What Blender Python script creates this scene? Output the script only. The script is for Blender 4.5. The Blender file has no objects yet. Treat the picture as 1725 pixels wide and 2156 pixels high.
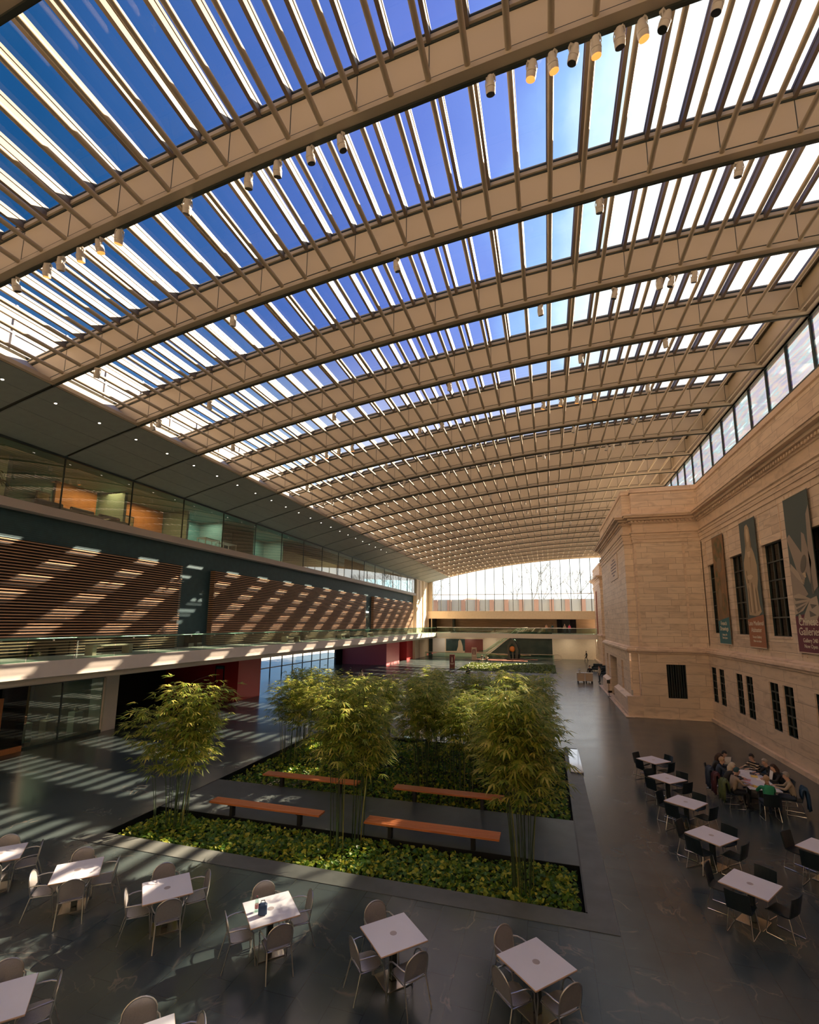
import bpy, bmesh, math, random
from mathutils import Vector, Matrix
import numpy as np
PI = math.pi
sc = bpy.context.scene
col = sc.collection
random.seed(7)
rng = np.random.default_rng(7)

# ------------------------------------------------------------------ materials
def new_mat(name):
    m = bpy.data.materials.new(name); m.use_nodes = True
    nt = m.node_tree; b = nt.nodes['Principled BSDF']
    return m, nt, b
def mat(name, c, rough=.5, metal=0., spec=.5, noise=0., nscale=3., c2=None, emit=None, estr=0., sub=0., trans=0.):
    m, nt, b = new_mat(name)
    b.inputs['Base Color'].default_value = (*c, 1)
    b.inputs['Roughness'].default_value = rough
    b.inputs['Metallic'].default_value = metal
    b.inputs['Specular IOR Level'].default_value = spec
    if noise or c2:
        tc = nt.nodes.new('ShaderNodeTexCoord'); n = nt.nodes.new('ShaderNodeTexNoise')
        n.inputs['Scale'].default_value = nscale; n.inputs['Detail'].default_value = 4
        nt.links.new(tc.outputs['Object'], n.inputs['Vector'])
        r = nt.nodes.new('ShaderNodeValToRGB')
        d = c2 or tuple(min(1, v*(1+noise)) for v in c)
        a = c if c2 else tuple(v*(1-noise) for v in c)
        r.color_ramp.elements[0].position = .35; r.color_ramp.elements[1].position = .65
        r.color_ramp.elements[0].color = (*a, 1); r.color_ramp.elements[1].color = (*d, 1)
        nt.links.new(n.outputs['Fac'], r.inputs['Fac']); nt.links.new(r.outputs['Color'], b.inputs['Base Color'])
    if emit:
        b.inputs['Emission Color'].default_value = (*emit, 1); b.inputs['Emission Strength'].default_value = estr
    return m
def thin_glass(name, tint=(1, 1, 1), refl=.5, base=.04, rough=0.02, extra=None):
    m = bpy.data.materials.new(name); m.use_nodes = True; nt = m.node_tree; nt.nodes.clear()
    o = nt.nodes.new('ShaderNodeOutputMaterial'); mix = nt.nodes.new('ShaderNodeMixShader')
    t = nt.nodes.new('ShaderNodeBsdfTransparent'); g = nt.nodes.new('ShaderNodeBsdfGlossy')
    t.inputs[0].default_value = (*tint, 1); g.inputs['Roughness'].default_value = rough
    lw = nt.nodes.new('ShaderNodeLayerWeight'); lw.inputs['Blend'].default_value = .5
    mr = nt.nodes.new('ShaderNodeMapRange'); mr.inputs['To Min'].default_value = base; mr.inputs['To Max'].default_value = refl
    pw = nt.nodes.new('ShaderNodeMath'); pw.operation = 'POWER'; pw.inputs[1].default_value = 3
    nt.links.new(lw.outputs['Facing'], pw.inputs[0]); nt.links.new(pw.outputs[0], mr.inputs['Value'])
    nt.links.new(mr.outputs[0], mix.inputs[0]); nt.links.new(t.outputs[0], mix.inputs[1]); nt.links.new(g.outputs[0], mix.inputs[2])
    nt.links.new(mix.outputs[0], o.inputs[0])
    return m
def N(nt, t, **k):
    n = nt.nodes.new(t)
    for a, v in k.items():
        if a in n.inputs.keys(): n.inputs[a].default_value = v
        else: setattr(n, a, v)
    return n
def ramp(nt, stops):
    r = nt.nodes.new('ShaderNodeValToRGB'); e = r.color_ramp.elements
    while len(e) > 1: e.remove(e[-1])
    e[0].position = stops[0][0]; e[0].color = (*stops[0][1], 1)
    for p, c in stops[1:]:
        x = e.new(p); x.color = (*c, 1)
    return r

def floor_mat():
    m, nt, b = new_mat('slate_floor'); L = nt.links.new
    tc = N(nt, 'ShaderNodeTexCoord')
    br = N(nt, 'ShaderNodeTexBrick'); br.inputs['Scale'].default_value = 1; br.offset = .5
    br.inputs['Brick Width'].default_value = 1.22; br.inputs['Row Height'].default_value = .61
    br.inputs['Mortar Size'].default_value = .004
    br.inputs['Color1'].default_value = (.047, .067, .072, 1); br.inputs['Color2'].default_value = (.054, .073, .077, 1)
    br.inputs['Mortar'].default_value = (.03, .035, .037, 1)
    sw = N(nt, 'ShaderNodeMapping'); sw.inputs['Rotation'].default_value = (0, 0, PI/2)
    L(tc.outputs['Object'], sw.inputs[0]); L(sw.outputs[0], br.inputs['Vector'])
    n = N(nt, 'ShaderNodeTexNoise', Scale=.35, Detail=5.); n.inputs['Distortion'].default_value = 2.5
    L(tc.outputs['Object'], n.inputs['Vector'])
    r = ramp(nt, [(.0, (0, 0, 0)), (.485, (0, 0, 0)), (.5, (1, 1, 1)), (.515, (0, 0, 0))])
    L(n.outputs['Fac'], r.inputs['Fac'])
    n2 = N(nt, 'ShaderNodeTexNoise', Scale=.9, Detail=3.)
    L(tc.outputs['Object'], n2.inputs['Vector'])
    r2 = ramp(nt, [(.5, (0, 0, 0)), (.62, (1, 1, 1))]); L(n2.outputs['Fac'], r2.inputs['Fac'])
    mu = N(nt, 'ShaderNodeMath', operation='MULTIPLY'); L(r.outputs['Color'], mu.inputs[0]); L(r2.outputs['Color'], mu.inputs[1])
    mu2 = N(nt, 'ShaderNodeMath', operation='MULTIPLY'); L(mu.outputs[0], mu2.inputs[0]); mu2.inputs[1].default_value = .5
    mx = N(nt, 'ShaderNodeMix', data_type='RGBA'); L(mu2.outputs[0], mx.inputs['Factor'])
    L(br.outputs['Color'], mx.inputs[6]); mx.inputs[7].default_value = (.24, .2, .16, 1)
    n3 = N(nt, 'ShaderNodeTexNoise', Scale=.6, Detail=6.)
    L(tc.outputs['Object'], n3.inputs['Vector'])
    r3 = ramp(nt, [(.3, (.8, .8, .8)), (.7, (1.25, 1.25, 1.25))]); L(n3.outputs['Fac'], r3.inputs['Fac'])
    mm = N(nt, 'ShaderNodeMix', data_type='RGBA', blend_type='MULTIPLY'); mm.inputs['Factor'].default_value = 1
    L(mx.outputs[2], mm.inputs[6]); L(r3.outputs['Color'], mm.inputs[7])
    L(mm.outputs[2], b.inputs['Base Color'])
    rr = N(nt, 'ShaderNodeMapRange'); rr.inputs['To Min'].default_value = .17; rr.inputs['To Max'].default_value = .30; b.inputs['Specular IOR Level'].default_value = .8
    L(n3.outputs['Fac'], rr.inputs['Value']); L(rr.outputs[0], b.inputs['Roughness'])
    return m
def marble_mat(name='marble', scale=1., w=1.5, h=.42, mortar=.008, c1=(.69, .55, .44), c2=(.80, .66, .54), lines=True):
    m, nt, b = new_mat(name); L = nt.links.new
    tc = N(nt, 'ShaderNodeTexCoord'); sp = N(nt, 'ShaderNodeSeparateXYZ'); L(tc.outputs['Object'], sp.inputs[0])
    ad = N(nt, 'ShaderNodeMath', operation='ADD'); L(sp.outputs[0], ad.inputs[0]); L(sp.outputs[1], ad.inputs[1])
    cb = N(nt, 'ShaderNodeCombineXYZ'); L(ad.outputs[0], cb.inputs[0]); L(sp.outputs[2], cb.inputs[1])
    br = N(nt, 'ShaderNodeTexBrick'); br.inputs['Scale'].default_value = 1; br.offset = .45; br.squash = 1.6; br.squash_frequency = 3
    br.inputs['Brick Width'].default_value = w; br.inputs['Row Height'].default_value = h
    br.inputs['Mortar Size'].default_value = mortar; br.inputs['Mortar Smooth'].default_value = .2
    br.inputs['Color1'].default_value = (*c1, 1); br.inputs['Color2'].default_value = (*c2, 1)
    br.inputs['Mortar'].default_value = (c1[0]*.42, c1[1]*.38, c1[2]*.36, 1) if lines else (*c1, 1)
    L(cb.outputs[0], br.inputs['Vector'])
    mp = N(nt, 'ShaderNodeMapping'); mp.inputs['Rotation'].default_value = (.5, .5, .6); mp.inputs['Scale'].default_value = (.5, .5, 1.8)
    L(tc.outputs['Object'], mp.inputs[0])
    n = N(nt, 'ShaderNodeTexNoise', Scale=1.1, Detail=6.); n.inputs['Distortion'].default_value = 1.6
    # offset the vein pattern stone by stone
    va = N(nt, 'ShaderNodeVectorMath', operation='MULTIPLY_ADD'); L(br.outputs['Color'], va.inputs[0]); va.inputs[1].default_value = (31, 31, 31)
    L(mp.outputs[0], va.inputs[2]); L(va.outputs[0], n.inputs['Vector'])
    r = ramp(nt, [(.28, (.72, .69, .68)), (.46, (.97, .97, .97)), (.6, (1.05, 1.04, 1.02)), (.78, (.86, .84, .82))]); L(n.outputs['Fac'], r.inputs['Fac'])
    mm = N(nt, 'ShaderNodeMix', data_type='RGBA', blend_type='MULTIPLY'); mm.inputs['Factor'].default_value = .9
    L(br.outputs['Color'], mm.inputs[6]); L(r.outputs['Color'], mm.inputs[7]); L(mm.outputs[2], b.inputs['Base Color'])
    b.inputs['Roughness'].default_value = .55; b.inputs['Specular IOR Level'].default_value = .3
    bp = N(nt, 'ShaderNodeBump'); bp.inputs['Strength'].default_value = .4; bp.inputs['Distance'].default_value = .02; bp.invert = True
    L(br.outputs['Fac'], bp.inputs['Height']); L(bp.outputs[0], b.inputs['Normal'])
    return m
def wood_mat(name, c1, c2, axis=0, rough=.4, sc_=(1.2, 12, 12)):
    m, nt, b = new_mat(name); L = nt.links.new
    tc = N(nt, 'ShaderNodeTexCoord'); mp = N(nt, 'ShaderNodeMapping'); mp.inputs['Scale'].default_value = sc_
    L(tc.outputs['Object'], mp.inputs[0]); n = N(nt, 'ShaderNodeTexNoise', Scale=1.5, Detail=5.); n.inputs['Distortion'].default_value = .6
    L(mp.outputs[0], n.inputs['Vector']); r = ramp(nt, [(.35, c1), (.65, c2)]); L(n.outputs['Fac'], r.inputs['Fac'])
    L(r.outputs['Color'], b.inputs['Base Color']); b.inputs['Roughness'].default_value = rough
    return m
def leaf_mat(name, stops, tr=.35):
    m = bpy.data.materials.new(name); m.use_nodes = True; nt = m.node_tree; L = nt.links.new
    b = nt.nodes['Principled BSDF']; o = nt.nodes['Material Output']
    g = N(nt, 'ShaderNodeNewGeometry'); r = ramp(nt, stops)
    L(g.outputs['Random Per Island'], r.inputs['Fac']); L(r.outputs['Color'], b.inputs['Base Color'])
    b.inputs['Roughness'].default_value = .45
    t = N(nt, 'ShaderNodeBsdfTranslucent'); L(r.outputs['Color'], t.inputs[0])
    mx = N(nt, 'ShaderNodeMixShader'); mx.inputs[0].default_value = tr
    L(b.outputs[0], mx.inputs[1]); L(t.outputs[0], mx.inputs[2]); L(mx.outputs[0], o.inputs[0])
    return m

M = {}
M['floor'] = floor_mat()
M['border'] = mat('border_stone', (.105, .118, .115), .5, noise=.15, nscale=2)
M['path'] = mat('path_stone', (.065, .082, .086), .4, noise=.15, nscale=1.5)
M['black'] = mat('black_metal', (.012, .014, .016), .4)
M['soil'] = mat('soil', (.02, .016, .012), .9)
M['cream'] = mat('cream_ceiling_paint', (.52, .445, .335), .55, noise=.03, nscale=.5)
M['bar'] = mat('glazing_bar_paint', (.16, .13, .10), .5)
M['creamdark'] = mat('groove_shadow_gap', (.03, .04, .035), .6)
M['soffit'] = mat('grey_soffit_panel', (.24, .30, .30), .5, noise=.04)
M['marble'] = marble_mat()
M['marble_plain'] = marble_mat('marble_moulding', w=2.2, h=3.1, mortar=.006, c1=(.73, .57, .45), c2=(.80, .64, .52))
M['marble_base'] = marble_mat('marble_plinth', w=2.4, h=.74, mortar=.008, c1=(.70, .55, .43), c2=(.76, .61, .49))
M['teal'] = mat('dark_teal_wall', (.028, .08, .105), .6, noise=.1)
M['white'] = mat('white_paint', (.72, .68, .64), .5, noise=.02)
M['lintel'] = mat('pale_beige_plaster', (.78, .66, .50), .6, noise=.03)
M['metal'] = mat('brushed_aluminium', (.55, .55, .54), .32, metal=1.)
M['metalmesh'] = mat('perforated_aluminium', (.46, .45, .46), .38, metal=.6, noise=.06, nscale=60)
M['chrome'] = mat('chrome', (.75, .75, .75), .12, metal=1.)
M['tabletop'] = mat('white_laminate', (.84, .86, .95), .22, noise=.02, nscale=2)
M['tableedge'] = mat('tan_table_edge', (.62, .44, .32), .5)
M['tabledisc'] = mat('grey_table_disc', (.42, .38, .40), .35)
M['tablecol'] = mat('dark_table_column', (.07, .09, .09), .4, metal=.6)
M['tablebase'] = mat('steel_table_base', (.62, .56, .48), .22, metal=.9)
M['blackply'] = mat('black_plywood', (.012, .022, .028), .35, noise=.1)
M['slat'] = wood_mat('reddish_wood_slat', (.47, .29, .19), (.62, .39, .25), sc_=(20, .8, 20))
M['slatdark'] = mat('dark_behind_slats', (.012, .009, .009), .8)
M['bench'] = wood_mat('orange_bench_wood', (.50, .15, .05), (.66, .23, .085), sc_=(.7, 16, 16))
M['bmetal'] = mat('dark_bench_steel', (.02, .022, .026), .45)
M['red'] = mat('red_wall_paint', (.42, .03, .035), .5)
M['red2'] = mat('red_wall_bright', (.55, .03, .04), .5)
M['brown'] = mat('orange_brown_wall', (.55, .22, .08), .6, noise=.1)
M['wood_far'] = wood_mat('brown_wood_slat_wall', (.20, .12, .06), (.33, .2, .10), sc_=(.3, .3, 9))
M['glass'] = thin_glass('clear_glass', (.96, .98, .97), .5, .04)
M['skyglass'] = thin_glass('skylight_glass', (.93, .95, .99), .35, .03)
M['officeglass'] = thin_glass('reflective_office_glass', (.50, .74, .70), .9, .20)
M['railglass'] = thin_glass('green_rail_glass', (.72, .88, .82), .6, .07)
M['winglass'] = thin_glass('dark_window_glass', (.10, .16, .16), .35, .05)
M['dark'] = mat('dark_interior', (.012, .016, .017), .7)
M['winframe'] = mat('dark_window_bars', (.015, .03, .03), .4)
M['culm'] = mat('bamboo_culm', (.028, .055, .028), .45, c2=(.06, .10, .035), nscale=6)
M['culm2'] = mat('yellow_bamboo_culm', (.22, .24, .06), .45, c2=(.30, .28, .09), nscale=6)
M['bamleaf'] = leaf_mat('bamboo_leaf', [(0, (.16, .28, .04)), (.45, (.36, .44, .08)), (.8, (.60, .58, .12)), (1, (.78, .68, .22))], .55)
M['ivy'] = leaf_mat('ivy_leaf', [(0, (.04, .13, .02)), (.45, (.12, .26, .03)), (.75, (.36, .45, .05)), (1, (.68, .64, .08))], .4)
M['grassleaf'] = leaf_mat('far_bed_leaf', [(0, (.06, .12, .02)), (1, (.22, .26, .05))], .3)
M['lampwhite'] = mat('white_lamp_housing', (.62, .58, .52), .45)
M['lampblack'] = mat('lamp_opening_black', (.006, .006, .006), .5)
M['lamplit'] = mat('lit_lamp', (.9, .6, .35), .4, emit=(1., .55, .28), estr=5.)
M['lampwarm'] = mat('warm_lamp_rim', (.8, .3, .08), .4, emit=(1., .3, .06), estr=1.2)
M['dlight'] = mat('lit_downlight', (.9, .85, .75), .4, emit=(1., .9, .75), estr=6.)
M['paper'] = mat('white_paper', (.82, .80, .78), .6)
M['orange'] = mat('orange_ball_mottle', (.75, .22, .04), .45, c2=(.85, .32, .08), nscale=3)  # two orange tones mottled by noise
M['bronze'] = mat('dark_bronze', (.08, .085, .08), .35, metal=.5)
M['tealpanel'] = mat('green_glass_panel', (.025, .055, .055), .25, c2=(.05, .085, .08), nscale=.7)
M['kiosk'] = mat('brown_red_kiosk', (.20, .055, .045), .4)
M['kiosk2'] = mat('tan_kiosk', (.52, .40, .30), .5)
M['text'] = mat('pale_lettering', (.80, .72, .60), .6)
M['textw'] = mat('white_lettering', (.75, .72, .70), .6)
M['purple'] = mat('engraved_text_ink', (.26, .20, .22), .6)
def poly_mat(n, c): M[n] = mat(n, c, .7)
poly_mat('banner_grey', (.085, .115, .115)); poly_mat('banner_blue', (.045, .17, .21)); poly_mat('banner_rust', (.37, .155, .085))
poly_mat('banner_plum', (.16, .042, .065)); poly_mat('banner_edge', (.6, .52, .42))
M['fr_art'] = mat('brown_paint_print', (.20, .14, .09), .7, c2=(.36, .20, .10), nscale=1.1)
M['fr_art2'] = mat('green_paint_print', (.10, .13, .07), .7, c2=(.30, .16, .08), nscale=2.)
poly_mat('print_stone', (.47, .36, .24)); poly_mat('print_stone_dark', (.27, .20, .13)); poly_mat('print_stone_light', (.62, .50, .35))
poly_mat('print_petal', (.36, .30, .25)); poly_mat('print_petal_light', (.48, .40, .32)); poly_mat('print_petal_dark', (.16, .15, .13))
M['fritted'] = None

def clerestory_mat():
    m = bpy.data.materials.new('streaky_clerestory_glass'); m.use_nodes = True; nt = m.node_tree; nt.nodes.clear(); L = nt.links.new
    o = N(nt, 'ShaderNodeOutputMaterial'); tc = N(nt, 'ShaderNodeTexCoord'); mp = N(nt, 'ShaderNodeMapping')
    mp.inputs['Rotation'].default_value = (.75, 0, 0); mp.inputs['Scale'].default_value = (1, .5, 4.5)
    L(tc.outputs['Object'], mp.inputs[0]); n = N(nt, 'ShaderNodeTexNoise', Scale=1.2, Detail=4.); n.inputs['Distortion'].default_value = .5
    L(mp.outputs[0], n.inputs['Vector'])
    r = ramp(nt, [(.28, (.004, .035, .05)), (.42, (.04, .03, .11)), (.5, (.10, .075, .06)), (.58, (.01, .08, .15)), (.7, (.20, .27, .32))]); L(n.outputs['Fac'], r.inputs['Fac'])
    tl = N(nt, 'ShaderNodeBsdfTranslucent'); L(r.outputs['Color'], tl.inputs[0])
    t = N(nt, 'ShaderNodeBsdfTransparent'); t.inputs[0].default_value = (.60, .66, .70, 1)
    g = N(nt, 'ShaderNodeBsdfGlossy'); g.inputs['Roughness'].default_value = .08; g.inputs[0].default_value = (.8, .8, .9, 1)
    m1 = N(nt, 'ShaderNodeMixShader'); m1.inputs[0].default_value = .40; L(tl.outputs[0], m1.inputs[1]); L(t.outputs[0], m1.inputs[2])
    m2 = N(nt, 'ShaderNodeMixShader'); m2.inputs[0].default_value = .16; L(m1.outputs[0], m2.inputs[1]); L(g.outputs[0], m2.inputs[2])
    L(m2.outputs[0], o.inputs[0]); return m
M['clere'] = clerestory_mat()

# ------------------------------------------------------------------ mesh helpers
class MB:
    def __init__(s): s.v = []; s.f = []; s.m = []; s.cm = 0
    def quad(s, a, b, c, d): s.poly([a, b, c, d]); return s
    def poly(s, pts):
        i = len(s.v); s.v += [tuple(p) for p in pts]; s.f.append(tuple(range(i, i+len(pts)))); s.m.append(s.cm); return s
    def mesh(s, vs, fs):
        i = len(s.v); s.v += [tuple(p) for p in vs]
        for f in fs: s.f.append(tuple(i+k for k in f)); s.m.append(s.cm)
        return s
    def box(s, x0, x1, y0, y1, z0, z1):
        if x0 > x1: x0, x1 = x1, x0
        if y0 > y1: y0, y1 = y1, y0
        if z0 > z1: z0, z1 = z1, z0
        return s.mesh([(x0, y0, z0), (x1, y0, z0), (x1, y1, z0), (x0, y1, z0), (x0, y0, z1), (x1, y0, z1), (x1, y1, z1), (x0, y1, z1)],
                      [(0, 3, 2, 1), (4, 5, 6, 7), (0, 1, 5, 4), (1, 2, 6, 5), (2, 3, 7, 6), (3, 0, 4, 7)])
    def bbox(s, x0, x1, y0, y1, z0, z1, b=.01):
        # box with chamfered vertical and top edges
        def ring(d, z): return [(x0+d+b, y0+d, z), (x1-d-b, y0+d, z), (x1-d, y0+d+b, z), (x1-d, y1-d-b, z), (x1-d-b, y1-d, z), (x0+d+b, y1-d, z), (x0+d, y1-d-b, z), (x0+d, y0+d+b, z)]
        rs = [ring(b, z0), ring(0, z0+b), ring(0, z1-b), ring(b, z1)]
        vs = [p for r in rs for p in r]; fs = [tuple(reversed(range(8))), tuple(24+k for k in range(8))]
        for j in range(3):
            for k in range(8): fs.append((j*8+k, j*8+(k+1) % 8, j*8+8+(k+1) % 8, j*8+8+k))
        return s.mesh(vs, fs)
    def tube(s, pts, r, n=8, caps=True):
        pts = [Vector(p) for p in pts]; rs = r if isinstance(r, (list, tuple)) else [r]*len(pts)
        up = Vector((0, 0, 1)); base = len(s.v); prev = None
        for i, p in enumerate(pts):
            a = pts[max(0, i-1)]; b = pts[min(len(pts)-1, i+1)]; t = (b-a)
            if t.length < 1e-9: t = Vector((0, 0, 1))
            t.normalize()
            if prev is None:
                u = t.cross(up)
                if u.length < 1e-3: u = t.cross(Vector((0, 1, 0)))
            else: u = prev - t*prev.dot(t)
            u.normalize(); prev = u; w = t.cross(u)
            for k in range(n):
                an = 2*PI*k/n; s.v.append(tuple(p+(u*math.cos(an)+w*math.sin(an))*rs[i]))
        for i in range(len(pts)-1):
            for k in range(n):
                a = base+i*n+k; b = base+i*n+(k+1) % n
                s.f.append((a, b, b+n, a+n)); s.m.append(s.cm)
        if caps:
            s.f.append(tuple(base+k for k in reversed(range(n)))); s.m.append(s.cm)
            e = base+(len(pts)-1)*n; s.f.append(tuple(e+k for k in range(n))); s.m.append(s.cm)
        return s
    def lathe(s, prof, c=(0, 0, 0), n=14, axis='z'):
        vs = []
        for r, z in prof:
            for k in range(n):
                a = 2*PI*k/n; q = (r*math.cos(a), r*math.sin(a), z)
                if axis == 'x': q = (z, q[0], q[1])
                if axis == 'y': q = (q[1], z, q[0])
                vs.append((q[0]+c[0], q[1]+c[1], q[2]+c[2]))
        fs = []
        for i in range(len(prof)-1):
            for k in range(n): fs.append((i*n+k, i*n+(k+1) % n, (i+1)*n+(k+1) % n, (i+1)*n+k))
        fs.append(tuple(reversed(range(n)))); fs.append(tuple((len(prof)-1)*n+k for k in range(n)))
        return s.mesh(vs, fs)
    def prism(s, pts, d):
        # planar polygon pts (3d) extruded by vector d
        n = len(pts); a = [Vector(p) for p in pts]; b = [p+Vector(d) for p in a]
        fs = [tuple(reversed(range(n))), tuple(n+k for k in range(n))]+[(k, (k+1) % n, n+(k+1) % n, n+k) for k in range(n)]
        return s.mesh(a+b, fs)
    def data(s, name, mats, smooth=False):
        me = bpy.data.meshes.new(name); me.from_pydata(s.v, [], s.f)
        for m in (mats if isinstance(mats, (list, tuple)) else [mats]): me.materials.append(m)
        me.polygons.foreach_set('material_index', s.m)
        bm = bmesh.new(); bm.from_mesh(me); bmesh.ops.recalc_face_normals(bm, faces=bm.faces); bm.to_mesh(me); bm.free()
        if smooth:
            me.polygons.foreach_set('use_smooth', [True]*len(me.polygons))
            me.set_sharp_from_angle(angle=.7)
        me.update(); return me
    def build(s, name, mats, parent=None, smooth=False, loc=None, **tags):
        o = bpy.data.objects.new(name, s.data(name, mats, smooth)); col.objects.link(o)
        if parent: o.parent = parent
        if loc: o.location = loc
        for k, v in tags.items(): o[k] = v
        return o
def link(name, me, parent=None):
    o = bpy.data.objects.new(name, me); col.objects.link(o); o.parent = parent; return o
def empty(name, loc=(0, 0, 0), rz=0, **tags):
    o = bpy.data.objects.new(name, None); col.objects.link(o); o.location = loc; o.rotation_euler = (0, 0, rz); o.empty_display_size = .1
    for k, v in tags.items(): o[k] = v
    return o
def thing(name, label, cat, loc=(0, 0, 0), rz=0, group=None):
    o = empty(name, loc, rz, label=label, category=cat)
    if group: o['group'] = group
    return o
def tag(o, label, cat, group=None, kind=None):
    o['label'] = label; o['category'] = cat
    if group: o['group'] = group
    if kind: o['kind'] = kind
    return o
def copy_tree(o, parent=None):
    c = o.copy(); col.objects.link(c); c.parent = parent
    for ch in o.children: copy_tree(ch, c)
    return c
def struct(o): o['kind'] = 'structure'; return o
def arc(f, n): return [f(i/n) for i in range(n+1)]
ORD = ['first', 'second', 'third', 'fourth', 'fifth', 'sixth', 'seventh', 'eighth', 'ninth', 'tenth', 'eleventh', 'twelfth', 'thirteenth', 'fourteenth', 'fifteenth', 'sixteenth', 'seventeenth', 'eighteenth', 'nineteenth', 'twentieth', 'twenty-first', 'twenty-second', 'twenty-third', 'twenty-fourth']

# ------------------------------------------------------------------ camera
cam = bpy.data.cameras.new('camera'); co = bpy.data.objects.new('camera', cam); col.objects.link(co)
cam.sensor_fit = 'HORIZONTAL'; cam.sensor_width = 36; cam.lens = 36*980/1725
cam.shift_x = (862.5-866)/1725; cam.shift_y = (1164-1078)/1725; cam.clip_end = 600
Rc = Matrix(((0.9605442125495938, 0.034749265558620776, 0.275948010104471), (0.27802951639362533, -0.1462803378935102, -0.9493690803684768), (0.007375889872256, 0.9886326675205999, -0.15017005347170723)))
co.matrix_world = Matrix.Translation((0, 0, 6.2)) @ Rc.to_4x4()
sc.camera = co
# ------------------------------------------------------------------ vaulted ceiling
_px = [-23, -21, -18.4, -15.4, -11.5, -8.6, -5.3, -2.6, 1, 3, 5, 7, 10.4]
_pz = [14.25, 14.78, 15.45, 16.03, 16.72, 17.15, 17.6, 17.93, 18.17, 18.28, 18.36, 18.42, 18.46]
_pc = np.polyfit(_px, _pz, 4)
def zp(x): return float(np.polyval(_pc, x))
BY = [4.6+4*k for k in range(0, 22)]          # beam faces
YEND = 91.0
XL, XS, XR = -22.85, -18.4, 10.45
TX = [1.36+.866*k for k in range(-22, 11)]    # shade tubes and glazing bars
ceil = empty('ceiling', (0, 0, 0), kind='structure')
GZ = 1.45
xs = [XS+(XR-XS)*i/34 for i in range(35)]
def strip(mb, x_list, y0, y1, za, zb, f=zp):
    # curved bar following the vault, za..zb above the profile
    n = len(x_list); vs = []
    for x in x_list:
        z = f(x); vs += [(x, y0, z+za), (x, y1, z+za), (x, y1, z+zb), (x, y0, z+zb)]
    fs = []
    for i in range(n-1):
        for k in range(4): fs.append((i*4+k, i*4+(k+1) % 4, i*4+4+(k+1) % 4, i*4+4+k))
    fs += [(0, 1, 2, 3), ((n-1)*4+3, (n-1)*4+2, (n-1)*4+1, (n-1)*4)]
    mb.mesh(vs, fs)
TK = 0.
def beam_mesh():
    b = MB()
    strip(b, xs, -.28, 0, 0, .14)                     # bottom flange
    xw = [-19.7]+xs[1:-1]+[10.2]
    strip(b, xw, -.22, -.04, .14, 1.22)                     # web
    b.cm = 1; strip(b, xs, -.235, -.22, .20, .225)       # reveal line above the flange
    for k in range(0, 33, 2):                          # joints between web panels
        x = TX[k]
        b.box(x-.01, x+.01, -.226, -.21, zp(x)+.25, zp(x)+1.15)
    b.cm = 1
    strip(b, xw, -.245, -.22, 1.13, 1.19)
    return b.data('roof_beam', [M['cream'], M['creamdark']])
def frame_mesh():
    b = MB(); xw = [-19.7]+xs[1:-1]+[10.15]
    strip(b, xw, -.30, -.02, 1.19, 1.30)
    strip(b, xw, -.26, -.02, 1.30, GZ)
    b.cm = 1; strip(b, xw, -.31, -.26, 1.31, 1.36)
    return b.data('glazing_frame', [M['cream'], M['creamdark']])
def track_mesh():
    b = MB(); strip(b, xs, -.07, .0, -.06, .0); strip(b, xs, .0, .03, -.03, .05)
    return b.data('light_track', M['creamdark'])
bm_, fm_, tm_ = beam_mesh(), frame_mesh(), track_mesh()
for i, y in enumerate(BY):
    o = link('roof_beam', bm_, ceil); o.location = (0, y, 0)
    c = link('glazing_frame', fm_, o); c = link('light_track', tm_, o)
y0s, y1s = -8.0, YEND-.4
for k, x in enumerate(TX):
    b = MB(); z = zp(x)+.13; b.tube([(x, y0s, z), (x, y1s, z)], .068, 12)
    b.build('shade_tube', M['cream'], ceil, smooth=True)
    if x > -19.5 and x < 10.1:
        b = MB(); z = zp(x)+GZ
        b.box(x-.065, x+.065, y0s, y1s, z-.10, z); b.box(x-.05, x+.05, y0s, y1s, z-.30, z-.10)
        b.build('glazing_bar', M['bar'], ceil)
# glass between the beams, one sheet for each bay
gb = MB(); gx = [-19.75]+xs[1:-1]+[10.15]
for i in range(len(gx)-1):
    a, c = gx[i], gx[i+1]; gb.quad((a, 0, zp(a)+GZ), (c, 0, zp(c)+GZ), (c, 4, zp(c)+GZ), (a, 4, zp(a)+GZ))
gme = gb.data('skylight_pane', M['skyglass'], True)
for y in [BY[0]-12, BY[0]-8, BY[0]-4]+BY[:-1]:
    o = link('skylight_pane', gme, ceil); o.location = (0, y, 0)
o = link('skylight_pane', gme, ceil); o.location = (0, BY[-1], 0); o.scale = (1, (YEND-BY[-1])/4, 1)
# rear beams behind the camera keep their shade
for y in (BY[0]-4, BY[0]-8, BY[0]-12):
    o = link('roof_beam', bm_, ceil); o.location = (0, y, 0); link('glazing_frame', fm_, o); link('light_track', tm_, o)
# side cheeks of the long skylight
b = MB(); b.quad((XS, y0s, zp(XS)), (-19.75, y0s, zp(-19.75)+GZ), (-19.75, YEND, zp(-19.75)+GZ), (XS, YEND, zp(XS)))
b.box(XS-.06, XS+.12, y0s, YEND, zp(XS)-.0, zp(XS)+.16)
b.build('left_skylight_cheek', M['cream'], ceil)
b = MB(); b.box(10.2, 10.45, y0s, YEND, zp(10.3), zp(10.3)+GZ+.1)
b.box(10.0, 10.7, y0s, YEND, zp(10.3)+GZ, zp(10.3)+GZ+.1)
b.box(10.40, 10.65, y0s, YEND, zp(10.4)-.08, zp(10.4)+.05)
b.build('right_skylight_cheek', M['cream'], ceil)
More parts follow.
